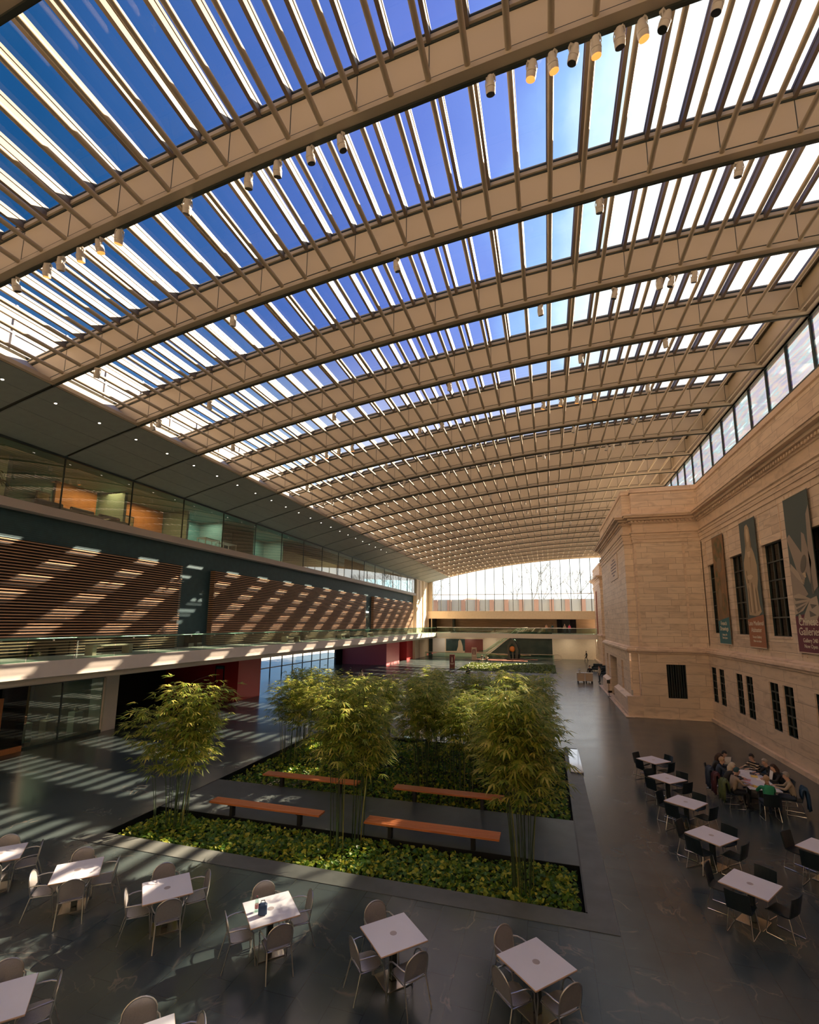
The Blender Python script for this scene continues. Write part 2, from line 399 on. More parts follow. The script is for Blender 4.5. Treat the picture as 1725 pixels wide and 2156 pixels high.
# grey soffit panels along the left side, one for each bay
sb = MB(); sx = [XL, -21.7, -20.6, -19.5, XS-.06]
for i in range(4):
    a, c = sx[i]+.006, sx[i+1]-.006
    vs = [(a, .09, zp(a)), (c, .09, zp(c)), (c, 3.91, zp(c)), (a, 3.91, zp(a))]
    sb.prism(vs, (0, 0, .06))
sme = sb.data('soffit_panel', M['soffit'])
for y in [BY[0]-12, BY[0]-8, BY[0]-4]+BY[:-1]:
    o = link('soffit_panel', sme, ceil); o.location = (0, y, 0)
o = link('soffit_panel', sme, ceil); o.location = (0, BY[-1], 0); o.scale = (1, (YEND-BY[-1])/4, 1)
b = MB(); b.poly([(XL, y0s, zp(XL)+.1), (XS, y0s, zp(XS)+.1), (XS, YEND, zp(XS)+.1), (XL, YEND, zp(XL)+.1)])
b.poly([(XL-9, y0s, zp(XL)+1.0), (-19.7, y0s, zp(-19.7)+GZ+.1), (-19.7, YEND, zp(-19.7)+GZ+.1), (XL-9, YEND, zp(XL)+1.0)])
b.build('soffit_backing', M['creamdark'], ceil)

# ------------------------------------------------------------------ floor and beds
FB = (-12.8, .6, 11.8, 13.85); BB = (-12.8, .6, 16.8, 25.3); GBD = (-12.1, .9, 64, 77)
xsF = [-45, FB[0], GBD[0], FB[1], GBD[1], 14]; ysF = [-6, FB[2], FB[3], BB[2], BB[3], GBD[2], GBD[3], 92]
b = MB()
for i in range(len(xsF)-1):
    for j in range(len(ysF)-1):
        cx = (xsF[i]+xsF[i+1])/2; cy = (ysF[j]+ysF[j+1])/2
        if any(q[0] < cx < q[1] and q[2] < cy < q[3] for q in (FB, BB, GBD)): continue
        b.quad((xsF[i], ysF[j], 0), (xsF[i+1], ysF[j], 0), (xsF[i+1], ysF[j+1], 0), (xsF[i], ysF[j+1], 0))
fl = struct(b.build('floor', M['floor']))
def bed(q, dz, nm):
    b = MB(); x0, x1, y0, y1 = q; z = -dz
    b.quad((x0, y0, z), (x1, y0, z), (x1, y1, z), (x0, y1, z))
    b.cm = 1
    b.quad((x0, y0, 0), (x1, y0, 0), (x1, y0, z), (x0, y0, z)); b.quad((x0, y1, 0), (x1, y1, 0), (x1, y1, z), (x0, y1, z))
    b.quad((x0, y0, 0), (x0, y1, 0), (x0, y1, z), (x0, y0, z)); b.quad((x1, y0, 0), (x1, y1, 0), (x1, y1, z), (x1, y0, z))
    return struct(b.build(nm, [M['soil'], M['black']]))
s1 = bed(FB, .34, 'floor_planting_pit'); s2 = bed(BB, .34, 'floor_planting_pit'); s3 = bed(GBD, .2, 'floor_planting_pit')
# pale stone margin round the two beds and the dark path slab between them
b = MB(); t = .012
b.prism([(-13.4, 11.2, 0), (1.2, 11.2, 0), (.6, 11.8, 0), (-12.8, 11.8, 0)], (0, 0, t))
b.prism([(1.2, 11.2, 0), (1.2, 26.1, 0), (.6, 26.1, 0), (.6, 11.8, 0)], (0, 0, t))
struct(b.build('trim_1', M['border']))
b = MB(); b.box(-12.8, .6, 13.85, 16.8, -.1, .014); b.cm = 1
b.box(-12.85, .62, 13.82, 13.85, -.34, .03); b.box(.58, .62, 11.8, 25.3, -.3, .03); b.box(-12.83, -12.79, 11.8, 25.3, -.3, .02)
struct(b.build('trim_2', [M['path'], M['black']]))

# ------------------------------------------------------------------ left side
LZ0, LZ1 = 11.2, 11.6
b = MB()
b.box(-23.6, -23.3, -8, 82, 4.5, LZ0)
for k in range(66): b.box(-23.3, -23.285, -8, 82, 4.6+k*.1, 4.64+k*.1)
b.box(-30, -23.3, -8, 91, 3.7, 4.55)
wl = struct(b.build('wall_left', M['teal']))
b = MB(); b.box(-28.5, -22.7, -8, 81.6, LZ0, LZ1); struct(b.build('trim_3', mat('ledge_pale_lilac', (.50, .46, .46), .5)))
BZ = 4.55
bal = MB(); bal.box(-23.3, -19.95, -8, 91, 3.9, BZ); bal.box(-23.3, -20.35, -8, 91, 3.62, 3.9)
bal.box(-31, -20.6, -8, 86, 3.55, 3.7)
bal.box(-19.95, 10.3, 86.0, 91, 3.75, BZ)
struct(bal.build('floor_balcony', M['white']))
# white return wall and end posts at the far left corner
b = MB(); b.box(-23.6, -22.85, 81.6, 91.2, 0, 14.4); b.box(-22.85, -22.6, 81.6, 82.4, 4.55, 14.2); b.box(-22.85, -22.65, 86.6, 87.3, 4.55, 14.3)
b.cm = 1; b.box(-22.84, -22.82, 84.3, 84.4, 0, 14.2); b.box(-22.84, -22.82, 89.3, 89.4, 4.5, 14.2)
struct(b.build('wall_corner', [M['lintel'], M['slatdark']]))
# wood slat screens
def screen(y0, y1, nm_label):
    X0, X1 = -23.25, -22.78; z0, z1 = BZ+.06, 9.85
    t = thing('slat_screen', nm_label, 'wall screen', (X1, (y0+y1)/2, z0), 0, 'wood slat screens on the left wall')
    L = (y1-y0)/2; H = z1-z0; n = 38; p = H/n
    b = MB(); b.box(-(X1-X0), -.12, -L+.04, L-.04, -.06, H); b.build('backing', M['slatdark'], t)
    b = MB()
    for k in range(n):
        z = k*p+.04
        b.box(-.035, 0, -L, L, z, z+.042); b.box(-(X1-X0), -.06, -L, -L+.05, z, z+.052); b.box(-(X1-X0), -.06, L-.05, L, z, z+.052)
    b.build('slats', M['slat'], t)
screen(2.0, 24.9, 'reddish wood slat screen at the near end of the upper left wall')
screen(28.1, 57.4, 'long reddish wood slat screen in the middle of the upper left wall')
screen(60.4, 80.0, 'orange lit wood slat screen at the far end of the upper left wall')
b = MB(); b.box(-23.3, -23.22, 58.0, 59.9, BZ, 7.6); b.cm = 1; b.box(-23.22, -23.2, 58.2, 59.7, BZ, 7.4)
dr = struct(b.build('door_1', [M['winframe'], M['tealpanel']]))
b = MB(); b.box(-.05, .0, -.02, .02, -.15, .15); b.build('handle', M['metal'], dr, loc=(-23.15, 58.5, 5.6))
b = MB(); b.box(-.1, .06, -.25, .25, -.08, .08)
tag(b.build('exit_lamp', M['dlight'], loc=(-23.16, 58.9, 7.68)), 'small bright lamp above the dark door between the slat screens', 'lamp')
# small grey cabinets in the gap between the screens
for k, (y, w) in enumerate([(26.2, .5), (27.0, .5)]):
    t = thing('display_case', ['dark glass display case near the first slat screen, in the gap', 'dark glass display case near the second slat screen, in the gap'][k], 'display case', (-23.0, y, BZ), 0)
    b = MB(); b.bbox(-.2, .2, -w/2, w/2, 0, .25); b.build('base', M['lampblack'], t)
    b = MB(); b.bbox(-.18, .18, -w/2+.02, w/2-.02, .25, .9); b.build('glass_case', M['winglass'], t)
# balustrade on the balcony
rt = thing('balcony_railing', 'long glass railing with steel handrail on the left balcony edge', 'railing', (-20.06, 40, BZ))
b = MB()
y = -48
while y < 46: b.box(-.008, .008, y+.01, y+1.97, -.1, 1.0); y += 2.0
b.build('glass_panels', M['railglass'], rt)
b = MB(); b.tube([(-.06, -48, .92), (-.06, 46, .92)], .035, 10); b.build('handrail', M['metal'], rt, smooth=True)
b = MB(); b.tube([(0, 0, .86), (-.06, 0, .92)], .012, 6); b.box(-.03, .03, -.03, .03, .82, .88); rb_ = b.data('rail_bracket', M['metal'])
for k in range(20): o = link('rail_bracket', rb_, rt); o.location = (0, -33+2.0*k, 0)
rt = thing('far_balcony_railing', 'glass railing with pale handrail across the far balcony', 'railing', (-4.8, 86.06, BZ))
b = MB()
for k in range(14):
    x = -15.1+k*2.15
    if abs(x+2) > .1: b.box(x+.01, x+2.12, -.008, .008, -.1, 1.0)
b.build('glass_panels', M['railglass'], rt)
b = MB(); b.tube([(-15.1, 0, 1.02), (15, 0, 1.02)], .04, 8); b.build('handrail', M['white'], rt, smooth=True)
# white bench blocks on the balcony
def bbench(y, L, label):
    t = thing('balcony_bench', label, 'bench', (-21.4, y, BZ), 0, 'pale benches on the left balcony')
    b = MB(); b.bbox(-.25, .25, -L/2, L/2, .42, .5, .01); b.build('seat', M['kiosk2'], t)
    for s in (-1, 1):
        b = MB(); b.bbox(-.25, .25, s*L/2-(.22 if s > 0 else 0), s*L/2+(.22 if s < 0 else 0), 0, .42, .01); b.build('leg', M['kiosk2'], t)
bbench(18.9, 2.3, 'pale bench on the balcony before the nearest slat screen')
for k, y in enumerate([36.5, 47.5, 55.0]):
    bbench(y, 2.3, 'pale bench on the balcony before the long slat screen, %s from the camera' % ORD[k])
bbench(70.0, 2.0, 'small pale bench before the farthest slat screen on the balcony')

# upper office gallery behind reflective glass
ys = [.6, 4.6, 8.6, 12.6, 16.6, 20.6, 24.6, 28.6, 32.6, 36.6, 40.6, 44.6, 48.6, 52.6, 56.6, 60.6, 64.6, 68.6, 72.6, 76.6, 81.4]
wt = empty('window_1', (0, 0, 0), kind='structure')
for a, c in zip(ys[:-1], ys[1:]):
    b = MB(); b.quad((XL, a+.02, LZ1), (XL, c-.02, LZ1), (XL, c-.02, 14.28), (XL, a+.02, 14.28)); b.build('pane', M['officeglass'], wt)
    b = MB(); b.box(XL-.03, XL+.03, a-.025, a+.025, LZ1, 14.3); b.build('mullion', M['winframe'], wt)
b = MB(); b.box(XL-.05, XL+.05, -8, 81.6, 14.2, 14.32); b.build('window_frame', M['winframe'], wt)
# office rooms
b = MB(); X0 = -27.6
b.box(X0-.2, X0, -8, 44, LZ1, 14.4); b.box(-28.5, XL-.1, -8, 44, 14.36, 14.5)
struct(b.build('wall_office_back', mat('office_wall_green_grey', (.13, .27, .26), .6)))
for (a, c) in ((9.5, 15.6), (19.6, 22.2), (22.9, 27.6), (32.0, 33.5)):
    b = MB(); b.box(X0, X0+.15, a, c, LZ1, 14.36); struct(b.build('wall_office_orange', M['brown']))
for y in (9.2, 15.8, 22.5, 27.9, 31.8, 36.0, 41.0):
    b = MB(); b.box(X0, X0+2.2, y-.1, y+.1, LZ1, 14.36); struct(b.build('wall_office_partition', mat('office_partition', (.22, .31, .29), .6) if y < 10 else bpy.data.materials['office_partition']))
for k, (y, n) in enumerate([(12.5, 0), (21.2, 1), (25.2, 2), (30, 3), (38.5, 4)]):
    l = bpy.data.lights.new('office_light', 'AREA'); l.energy = 75; l.color = (1, .50, .20) if n < 3 else (1, .85, .6); l.shape = 'RECTANGLE'; l.size = 1.2; l.size_y = 2.5
    o = bpy.data.objects.new('office_light', l); col.objects.link(o); o.location = (-26.2, y, 14.25)
def picture(y, w, h, z, label):
    t = thing('framed_picture', label, 'picture', (X0+.17, y, z))
    b = MB(); b.box(0, .04, -w/2, w/2, -h/2, h/2); b.build('frame', M['black'], t)
    b = MB(); b.box(.04, .045, -w/2+.08, w/2-.08, -h/2+.08, h/2-.08); b.build('picture_print', M['fr_art2'], t)
picture(24.6, .9, .75, 13.0, 'black framed landscape picture on the orange office wall behind glass')
picture(18.9, .8, 1.2, 12.9, 'tall dark framed picture on the grey green office wall behind glass')
def desk(y, x, label, L=1.6):
    t = thing('office_desk', label, 'table', (x, y, LZ1))
    b = MB(); b.bbox(-.4, .4, -L/2, L/2, .7, .74); b.build('tabletop', M['white'], t)
    for sx_ in (-1, 1):
        for sy in (-1, 1):
            b = MB(); b.box(sx_*.36-.02, sx_*.36+.02, sy*(L/2-.04)-.02, sy*(L/2-.04)+.02, 0, .7); b.build('leg', M['white'], t)
desk(28.8, -24.2, 'white legged desk behind the fourth office pane beside the ledge')
desk(30.8, -24.2, 'white legged desk further along the office ledge behind the glass')
for k, y in enumerate([17.5, 19.3, 21.0]):
    t = thing('office_sofa', 'dark low sofa seat behind the office glass, %s along the ledge' % ORD[k], 'sofa', (-24.4, y, LZ1))
    b = MB(); b.bbox(-.4, .4, -.7, .7, .1, .45, .06); b.build('seat', M['bmetal'], t)
    b = MB(); b.bbox(-.5, -.35, -.7, .7, .1, .8, .05); b.build('backrest', M['bmetal'], t)
t = thing('office_plant', 'dark arching potted plant behind the nearest office glass pane', 'plant', (-25.2, 14.7, LZ1))
b = MB(); b.lathe([(.16, 0), (.22, .1), (.26, .5), (.24, .5)], n=14); b.build('pot', M['white'], t, smooth=True)
b = MB()
for k in range(26):
    a = k*2.4; R_ = .5+.35*random.random(); h = 1.2+.5*random.random()
    b.tube([(0, 0, .45), (math.cos(a)*R_*.4, math.sin(a)*R_*.4, h), (math.cos(a)*R_, math.sin(a)*R_, h-.1), (math.cos(a)*R_*1.4, math.sin(a)*R_*1.4, h-.5)], [.02, .035, .03, .005], 5)
b.build('fronds', M['culm'], t)
# far gallery window at the end of the upper level (behind the glass, far left)
wt = empty('window_2', (0, 0, 0), kind='structure')
yy = 84.0
b = MB()
def ztop(x): return 14.1+(x+22.9)*-.055
xw = [-47+1.72*k for k in range(15)]
b.poly([(-47, yy, ztop(-47)), (-22.9, yy, ztop(-22.9)), (-22.9, yy, 18.5), (-47, yy, 22)])
b.build('lintel', M['wood_far'], wt)
b = MB(); b.quad((-47, yy+.1, 9), (-22.9, yy+.1, 9), (-22.9, yy+.1, 14.3), (-47, yy+.1, 15.4)); b.build('pane', M['glass'], wt)
for x in xw:
    b = MB(); b.box(x-.07, x+.07, yy-.05, yy+.05, 9, ztop(x)); b.build('mullion', M['winframe'], wt)
b = MB(); b.box(-47.5, -28, 44, 84, 11.0, 11.2); struct(b.build('floor_gallery', M['white']))
b = MB(); b.box(-40, -39.8, 44, 84, 11.2, 18); b.box(-40, XL-.2, 44, 84, 17.9, 18); struct(b.build('wall_gallery', M['lintel']))
t = thing('wall_panel', 'flat orange wall panel behind the far upper office glass', 'panel', (-24.6, 57.5, 11.6))
b = MB(); b.box(-.05, .05, -3.2, 3.2, .2, 2.7); b.build('panel_board', M['brown'], t)

# under the balcony on the left
b = MB(); b.box(-31.2, -31, -8, 36, 0, 3.7); b.box(-31.2, -31, 66, 91, 0, 3.7); b.box(-31, -23, -8.2, -8, 0, 3.7)
struct(b.build('wall_left_lower', M['dark']))
wt = empty('window_3', (0, 0, 0), kind='structure')
b = MB(); b.quad((-31, 36, 0), (-31, 66, 0), (-31, 66, 3.2), (-31, 36, 3.2)); b.build('pane', M['glass'], wt)
for k in range(13):
    b = MB(); b.box(-31.05, -30.95, 36+k*2.5-.05, 36+k*2.5+.05, 0, 3.2); b.build('mullion', M['winframe'], wt)
b = MB(); b.box(-31.05, -30.9, 36, 66, 1.0, 1.1); b.box(-31.05, -30.9, 36, 66, 2.3, 2.4); b.build('window_frame', M['white'], wt)
b = MB(); b.bbox(-25.6, -24.5, 21.65, 22.5, 0, 3.56, .01); b.bbox(-25.7, -24.2, 21.6, 22.8, 3.1, 3.56, .01)
struct(b.build('wall_pillar', M['white']))
wt = empty('window_4', (0, 0, 0), kind='structure')
for a, c in ((17.6, 19.2), (19.25, 21.6)):
    b = MB(); b.box(-24.66, -24.64, a, c, .12, 3.0); b.build('pane', M['officeglass'], wt)
b = MB(); b.box(-24.72, -24.58, 17.5, 21.7, 0, .12); b.box(-24.72, -24.58, 17.5, 21.7, 3.0, 3.15); b.box(-24.68, -24.62, 19.18, 19.25, .1, 3.0); b.build('window_frame', M['tealpanel'], wt)
b = MB(); b.box(-24.8, -24.6, 16.3, 17.45, 0, 3.1); struct(b.build('door_2', M['winglass']))
b = MB(); b.box(-24.75, -24.5, 16.1, 16.35, 0, 2.6); b.box(-24.75, -24.5, 16.1, 17.4, 0, .25); struct(b.build('trim_5', M['brown']))
b = MB(); b.box(-30.6, -30.5, 14, 23, 0, 3.15); b.box(-30.5, -24.7, 22.0, 22.15, 0, 3.15); struct(b.build('wall_shop', mat('shop_olive_wall', (.08, .09, .055), .7)))
for k, (x, y, h, m_, lb, ct) in enumerate([(-26.2, 18.6, .95, 'white', 'pale shop display plinth behind the glass by the door', 'plinth'), (-26.6, 20.1, .8, 'kiosk2', 'tan shop plinth in the middle of the shop window', 'plinth'), (-26.0, 21.2, 1.1, 'white', 'tallest pale shop plinth beside the column', 'plinth')]):
    t = thing('display_plinth', lb, ct, (x, y, 0))
    b = MB(); b.bbox(-.25, .25, -.25, .25, 0, h); b.build('base', M[m_], t)
    b = MB(); b.lathe([(.06, h), (.11, h+.08), (.05, h+.25), (.07, h+.33)], n=12); b.build('vase', M['kiosk2'], t, smooth=True)
l = bpy.data.lights.new('shop_light', 'AREA'); l.energy = 40; l.color = (1, .6, .35); l.size = 2
o = bpy.data.objects.new('shop_light', l); col.objects.link(o); o.location = (-27.5, 19.5, 3.0)
# red volumes
def redbox(x0, x1, y0, y1, m_, nm):
    b = MB(); b.box(x0, x1, y0, y1, 0, 3.5); return struct(b.build(nm, m_))
redbox(-31, -23.9, 32.9, 36.0, M['red'], 'wall_red_near')
redbox(-30.6, -23.4, 67.6, 74.0, mat('rose_wall_paint', (.50, .10, .13), .5), 'wall_red_middle')
redbox(-30.6, -23.3, 77.9, 83.6, M['red2'], 'wall_red_far')
t = thing('wall_poster', 'narrow red poster with a blue top on the near red wall', 'poster', (-25.6, 32.84, 1.0))
b = MB(); b.box(-.42, .42, 0, .05, -.1, 1.72); b.build('frame', M['black'], t)
b = MB(); b.box(-.33, .33, -.02, 0, 0, 1.45); b.build('poster_print', M['red2'], t)
b = MB(); b.box(-.33, .33, -.02, 0, 1.45, 1.64); b.build('header_band', M['banner_blue'], t)

# ------------------------------------------------------------------ far end of the hall
XW0, XW1 = -22.3, 10.5
b = MB()
b.box(XW0-.6, XW1, 90.6, 91.0, 7.2, 8.62); b.box(XW0-.6, XW1, 91, 91.4, 0, 3.8)
for y_ in (96,): b.box(XW0-.6, XW1, y_, y_+.2, 4.5, 7.3)
we = struct(b.build('wall_far', [M['lintel']]))
b = MB(); b.box(XW0, XW1, 95.9, 96, 4.5, 7.3); struct(b.build('wall_far_recess', M['wood_far']))
b = MB(); b.box(XW0-.4, XW1, 90.8, 96.1, 7.25, 7.35); b.box(XW0-.4, XW1, 90.8, 96.1, 4.4, 4.55); struct(b.build('floor_far_gallery', M['white']))
b = MB(); b.box(XW0-.3, XW0+.1, 90.8, 96, 4.5, 7.3); b.box(-18.6, -18.2, 94.5, 96, 4.5, 7.3); struct(b.build('wall_far_side', M['creamdark']))
for x0, x1, m_ in ((1.8, 2.75, 'winglass'), (2.75, 4.15, 'lampblack'), (4.15, 5.3, 'winglass')):
    b = MB(); b.box(x0, x1, 95.8, 95.9, 4.55, 7.2); struct(b.build('door_3', M[m_]))
wt = empty('window_5', (0, 0, 0), kind='structure')
mx_ = [-21.9+1.752*k for k in range(19)]
for a, c in zip(mx_[:-1], mx_[1:]):
    b = MB(); b.poly([(a, 91, 8.62), (c, 91, 8.62), (c, 91, zp(min(c, 10.4))+.1), (a, 91, zp(a)+.1)]); b.build('pane', M['glass'], wt)
for x in mx_:
    b = MB(); b.box(x-.05, x+.05, 90.9, 91.1, 8.62, zp(min(x, 10.4))+.1); b.build('mullion', M['creamdark'], wt)
b = MB(); b.box(XW0, XW1, 90.92, 91.08, 11.84, 11.94); b.box(XW0, XW1, 90.9, 91.1, 8.6, 8.7); b.build('window_frame', M['cream'], wt)
b = MB(); strip(b, [XL+.2]+xs, YEND-.15, YEND+.15, -.02, .3); b.box(-22.9, -22.0, 90.8, 91.2, 4.5, 14.5); struct(b.build('trim_6', M['cream']))
# roof closure beyond the last beam
# poster pair, low door
t = thing('wall_banner', 'wide dark exhibition banner with a robed figure on the far lower wall', 'banner', (-15.6, 90.95, .72))
b = MB(); b.box(-3.6, .15, -.03, 0, 0, 2.6); b.build('picture_panel', M['tealpanel'], t)
b = MB(); b.box(.15, 3.6, -.03, 0, 0, 2.6); b.build('title_panel', M['kiosk'], t)
b = MB(); b.poly([(-1.6, -.04, 0), (-.2, -.04, 0), (-.3, -.04, 1.2), (-.6, -.04, 2.3), (-.9, -.04, 2.5), (-1.15, -.04, 2.2), (-1.2, -.04, 1.2)]); b.poly([(-3.6, -.035, .02), (.1, -.035, .02), (.1, -.035, .35), (-3.6, -.035, .25)]); b.build('figure_print', M['print_stone_light'], t)
b = MB(); b.box(-22.6, -21.9, 90.85, 91, 0, 3.3); struct(b.build('door_4', M['winframe']))
b = MB(); b.box(-21.85, -19.4, 90.88, 91, 0, 3.4); struct(b.build('trim_7', M['white']))
# escalator with dark glazed side wall
t = thing('staircase', 'dark panelled staircase with glass sides rising to the far balcony', 'staircase', (-4, 86.8, 0))
b = MB(); b.prism([(-7.6, 0, .0), (4.7, 0, 0), (4.7, 0, 4.9), (-1.2, 0, 4.9), (-6.6, 0, .6)], (0, -.25, 0)); b.build('side_wall', M['tealpanel'], t)
b = MB(); b.prism([(-8.2, -.3, 1.0), (-6.9, -.3, 1.0), (-1.0, -.3, 5.0), (.6, -.3, 5.4), (.6, -.3, 5.75), (-1.2, -.3, 5.6), (-7.0, -.3, 1.55), (-8.2, -.3, 1.45)], (0, -.06, 0)); b.build('balustrade', M['railglass'], t)
b = MB(); b.tube([(-8.6, -.33, 1.1), (-7.0, -.33, 1.15), (-1.2, -.33, 5.45), (.6, -.33, 5.7)], .06, 8); b.tube([(-8.2, -.33, .75), (-6.9, -.33, .8), (-.9, -.33, 4.9)], .05, 8); b.build('handrail', M['lintel'], t, smooth=True)
b = MB()
for k in range(24): b.box(-6.6+k*.225, -6.6+(k+1)*.225+.05, 0, 1.2, k*.187, .187*(k+1))
b.build('steps', M['black'], t)
# low glass guard in front
t = thing('glass_guard', 'low glass guard with pale rail across the far end floor', 'railing', (-10, 85.6, 0))
b = MB(); b.box(-12, 10.9, -.01, .01, .05, .98); b.build('glass_panels', M['railglass'], t)
b = MB(); b.tube([(-12, 0, 1.02), (10.9, 0, 1.02)], .045, 8); b.tube([(10.9, 0, 1.02), (11.6, 0, 1.1), (12.1, 0, .8), (12.1, 0, .3), (11.5, 0, .12), (10.9, 0, .12)], .05, 8); b.build('handrail', M['lintel'], t, smooth=True)
# sculpture
t = thing('sculpture', 'tall dark pointed arch sculpture holding an orange ball', 'sculpture', (-5.95, 84.3, 0))
b = MB()
ou = [(-.75, 0), (-.95, 1.8), (-.85, 2.6), (-.2, 3.7), (.05, 3.7), (.75, 2.6), (1.0, 1.7), (.75, 0)]
inn = [(-.28, 0), (-.6, 1.6), (-.5, 2.45), (-.1, 2.95), (.35, 2.45), (.5, 1.7), (.3, 0)]
def ringp(o_, i_, y): return [(x, y, z) for x, z in o_+list(reversed(i_))]
b.prism(ringp(ou, inn, -.3), (0, .6, 0)); b.build('arch', M['bronze'], t)
b = MB(); b.tube([(.3, 0, 3.6), (.85, 0, 2.9), (1.35, 0, 1.7), (1.0, 0, .6), (.8, 0, 0)], [.07, .1, .08, .09, .1], 8); b.build('side_rib', M['bronze'], t, smooth=True)
b = MB(); b.lathe([(.02, -.52), (.25, -.46), (.44, -.27), (.5, 0), (.44, .27), (.25, .46), (.02, .52)], (-.08, -.05, 1.95), 20); b.build('ball', M['orange'], t, smooth=True)
b = MB(); b.bbox(-.2, .2, -.2, .2, 0, 1.45, .04); b.build('pedestal', M['bronze'], t)
b = MB(); b.box(-1.8, 1.8, -.9, .9, 0, .1); b.build('base', mat('rust_red_base', (.42, .17, .12), .6), t)
# totems / kiosks
def kiosk(x, y, w, h, m_, label):
    t = thing('sign_totem', label, 'sign', (x, y, 0))
    b = MB(); b.bbox(-w/2, w/2, -.15, .15, 0, h, .01); b.build('body', M[m_], t)
    b = MB(); b.box(-w*.3, w*.3, -.17, -.15, h*.45, h*.85); b.build('picture_print', M['banner_plum'], t)
    b = MB(); b.poly([(-w*.14, -.18, h*.47), (w*.14, -.18, h*.47), (w*.08, -.18, h*.8), (-w*.06, -.18, h*.82)]); b.build('figure_print', M['print_stone_light'], t)
    b = MB(); b.box(-w*.38, w*.38, -.17, -.15, h*.36, h*.39); b.box(-w*.3, w*.3, -.17, -.15, h*.30, h*.32); b.build('lettering', M['text'], t)
kiosk(-13.0, 65.8, .72, 1.95, 'kiosk', 'brown red sign totem standing left of the far planting bed')
kiosk(-12.5, 83.0, .85, 2.15, 'kiosk2', 'tan sign totem standing near the far glass guard')
for k, (x, y, L, lb) in enumerate([(-9.2, 79.6, 5.0, 'long low terracotta bench left of the arch sculpture'), (-4.0, 81.6, 4.5, 'long low terracotta bench right of the arch sculpture'), (-6.5, 77.9, 6.5, 'terracotta bench along the far planting bed edge')]):
    t = thing('low_bench', lb, 'bench', (x, y, 0))
    b = MB(); b.bbox(-L/2, L/2, -.25, .25, .36, .44); b.build('seat', bpy.data.materials['rust_red_base'], t)
    for s in (-1, 1):
        b = MB(); b.box(s*L*.4-.05, s*L*.4+.05, -.2, .2, 0, .36); b.build('leg', M['bmetal'], t)
# red steel column at the far right
b = MB(); b.box(8.15, 8.6, 85.9, 86.3, BZ, 11.9); struct(b.build('wall_steel_post', mat('red_oxide_steel', (.30, .10, .075), .5)))

# outside: neighbouring building, trees, roof mass to the left
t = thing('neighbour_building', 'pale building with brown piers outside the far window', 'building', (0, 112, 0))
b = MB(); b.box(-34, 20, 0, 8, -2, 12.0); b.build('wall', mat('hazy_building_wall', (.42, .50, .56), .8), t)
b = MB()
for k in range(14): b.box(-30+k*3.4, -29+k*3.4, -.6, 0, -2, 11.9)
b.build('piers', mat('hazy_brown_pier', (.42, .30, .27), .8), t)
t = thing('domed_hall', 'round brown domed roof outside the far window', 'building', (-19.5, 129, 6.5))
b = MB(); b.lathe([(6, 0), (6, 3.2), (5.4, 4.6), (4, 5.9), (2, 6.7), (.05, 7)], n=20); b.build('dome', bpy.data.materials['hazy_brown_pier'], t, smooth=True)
def bare_tree(x, y, h, seed, label):
    rnd = random.Random(seed); t = thing('bare_tree', label, 'tree', (x, y, -3)); b = MB()
    def br(p, d, L, r, lv):
        q = p+d*L; b.tube([p, p+d*L*.5+Vector((rnd.uniform(-.1, .1)*L, 0, 0)), q], [r, r*.8, r*.6], 5, False)
        if lv == 0: return
        for k in range(3): br(q, (d+Vector((rnd.uniform(-.9, .9), rnd.uniform(-.5, .5), rnd.uniform(-.15, .5)))).normalized(), L*.72, r*.58, lv-1)
    br(Vector((0, 0, 0)), Vector((0, 0, 1)), h*.5, .3, 5)
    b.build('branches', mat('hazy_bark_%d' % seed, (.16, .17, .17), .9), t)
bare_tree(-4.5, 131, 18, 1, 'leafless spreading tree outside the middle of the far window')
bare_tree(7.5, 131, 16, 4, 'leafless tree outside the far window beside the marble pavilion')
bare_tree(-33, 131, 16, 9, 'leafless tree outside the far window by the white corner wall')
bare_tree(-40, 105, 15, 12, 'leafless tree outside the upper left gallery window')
t = thing('roof_storey', 'white panelled roof storey rising outside the left skylight', 'building', (-24.5, 36, 15.5))
b = MB(); b.box(-6, 0, -44, 50, 0, 6.0); b.build('wall', mat('white_roof_cladding', (.20, .20, .23), .6), t)
b = MB()
for k in range(38): b.box(0, .06, -44+k*2.5, -43.9+k*2.5, 0, 6)
for z in (1.5, 3.0, 4.5): b.box(0, .05, -44, 50, z, z+.07)
b.build('cladding_ribs', M['white'], t)
b = MB(); b.quad((-200, -200, -3), (200, -200, -3), (200, 400, -3), (-200, 400, -3)); struct(b.build('ground_outside', mat('snowy_ground', (.45, .45, .42), .9)))
# wall behind the camera and its gallery
b = MB(); b.box(-31, 14, -8.4, -8, -.1, 20); struct(b.build('wall_rear', M['lintel']))
# ------------------------------------------------------------------ marble building on the right
def planwall(f, u0, u1, z0, z1, ops, depth, mb):
    # f(u, z, d) -> point; ops = list of (ua, ub, za, zb)
    us = sorted({u0, u1, *[o[0] for o in ops], *[o[1] for o in ops]}); zs = sorted({z0, z1, *[o[2] for o in ops], *[o[3] for o in ops]})
    for i in range(len(us)-1):
        for j in range(len(zs)-1):
            cu, cz = (us[i]+us[i+1])/2, (zs[j]+zs[j+1])/2
            if any(o[0] < cu < o[1] and o[2] < cz < o[3] for o in ops): continue
            mb.quad(f(us[i], zs[j], 0), f(us[i+1], zs[j], 0), f(us[i+1], zs[j+1], 0), f(us[i], zs[j+1], 0))
    for a, b_, c, d in ops:
        for p, q in (((a, c), (a, d)), ((b_, c), (b_, d)), ((a, c), (b_, c)), ((a, d), (b_, d))):
            mb.quad(f(*p, 0), f(*q, 0), f(*q, depth), f(*p, depth))
PLAN = [(10.4, -8), (10.4, 36.2), (6.15, 36.2), (6.15, 36.75), (5.6, 36.75), (5.6, 51.5), (10.4, 51.5), (10.4, 80), (8.3, 80), (8.3, 91)]
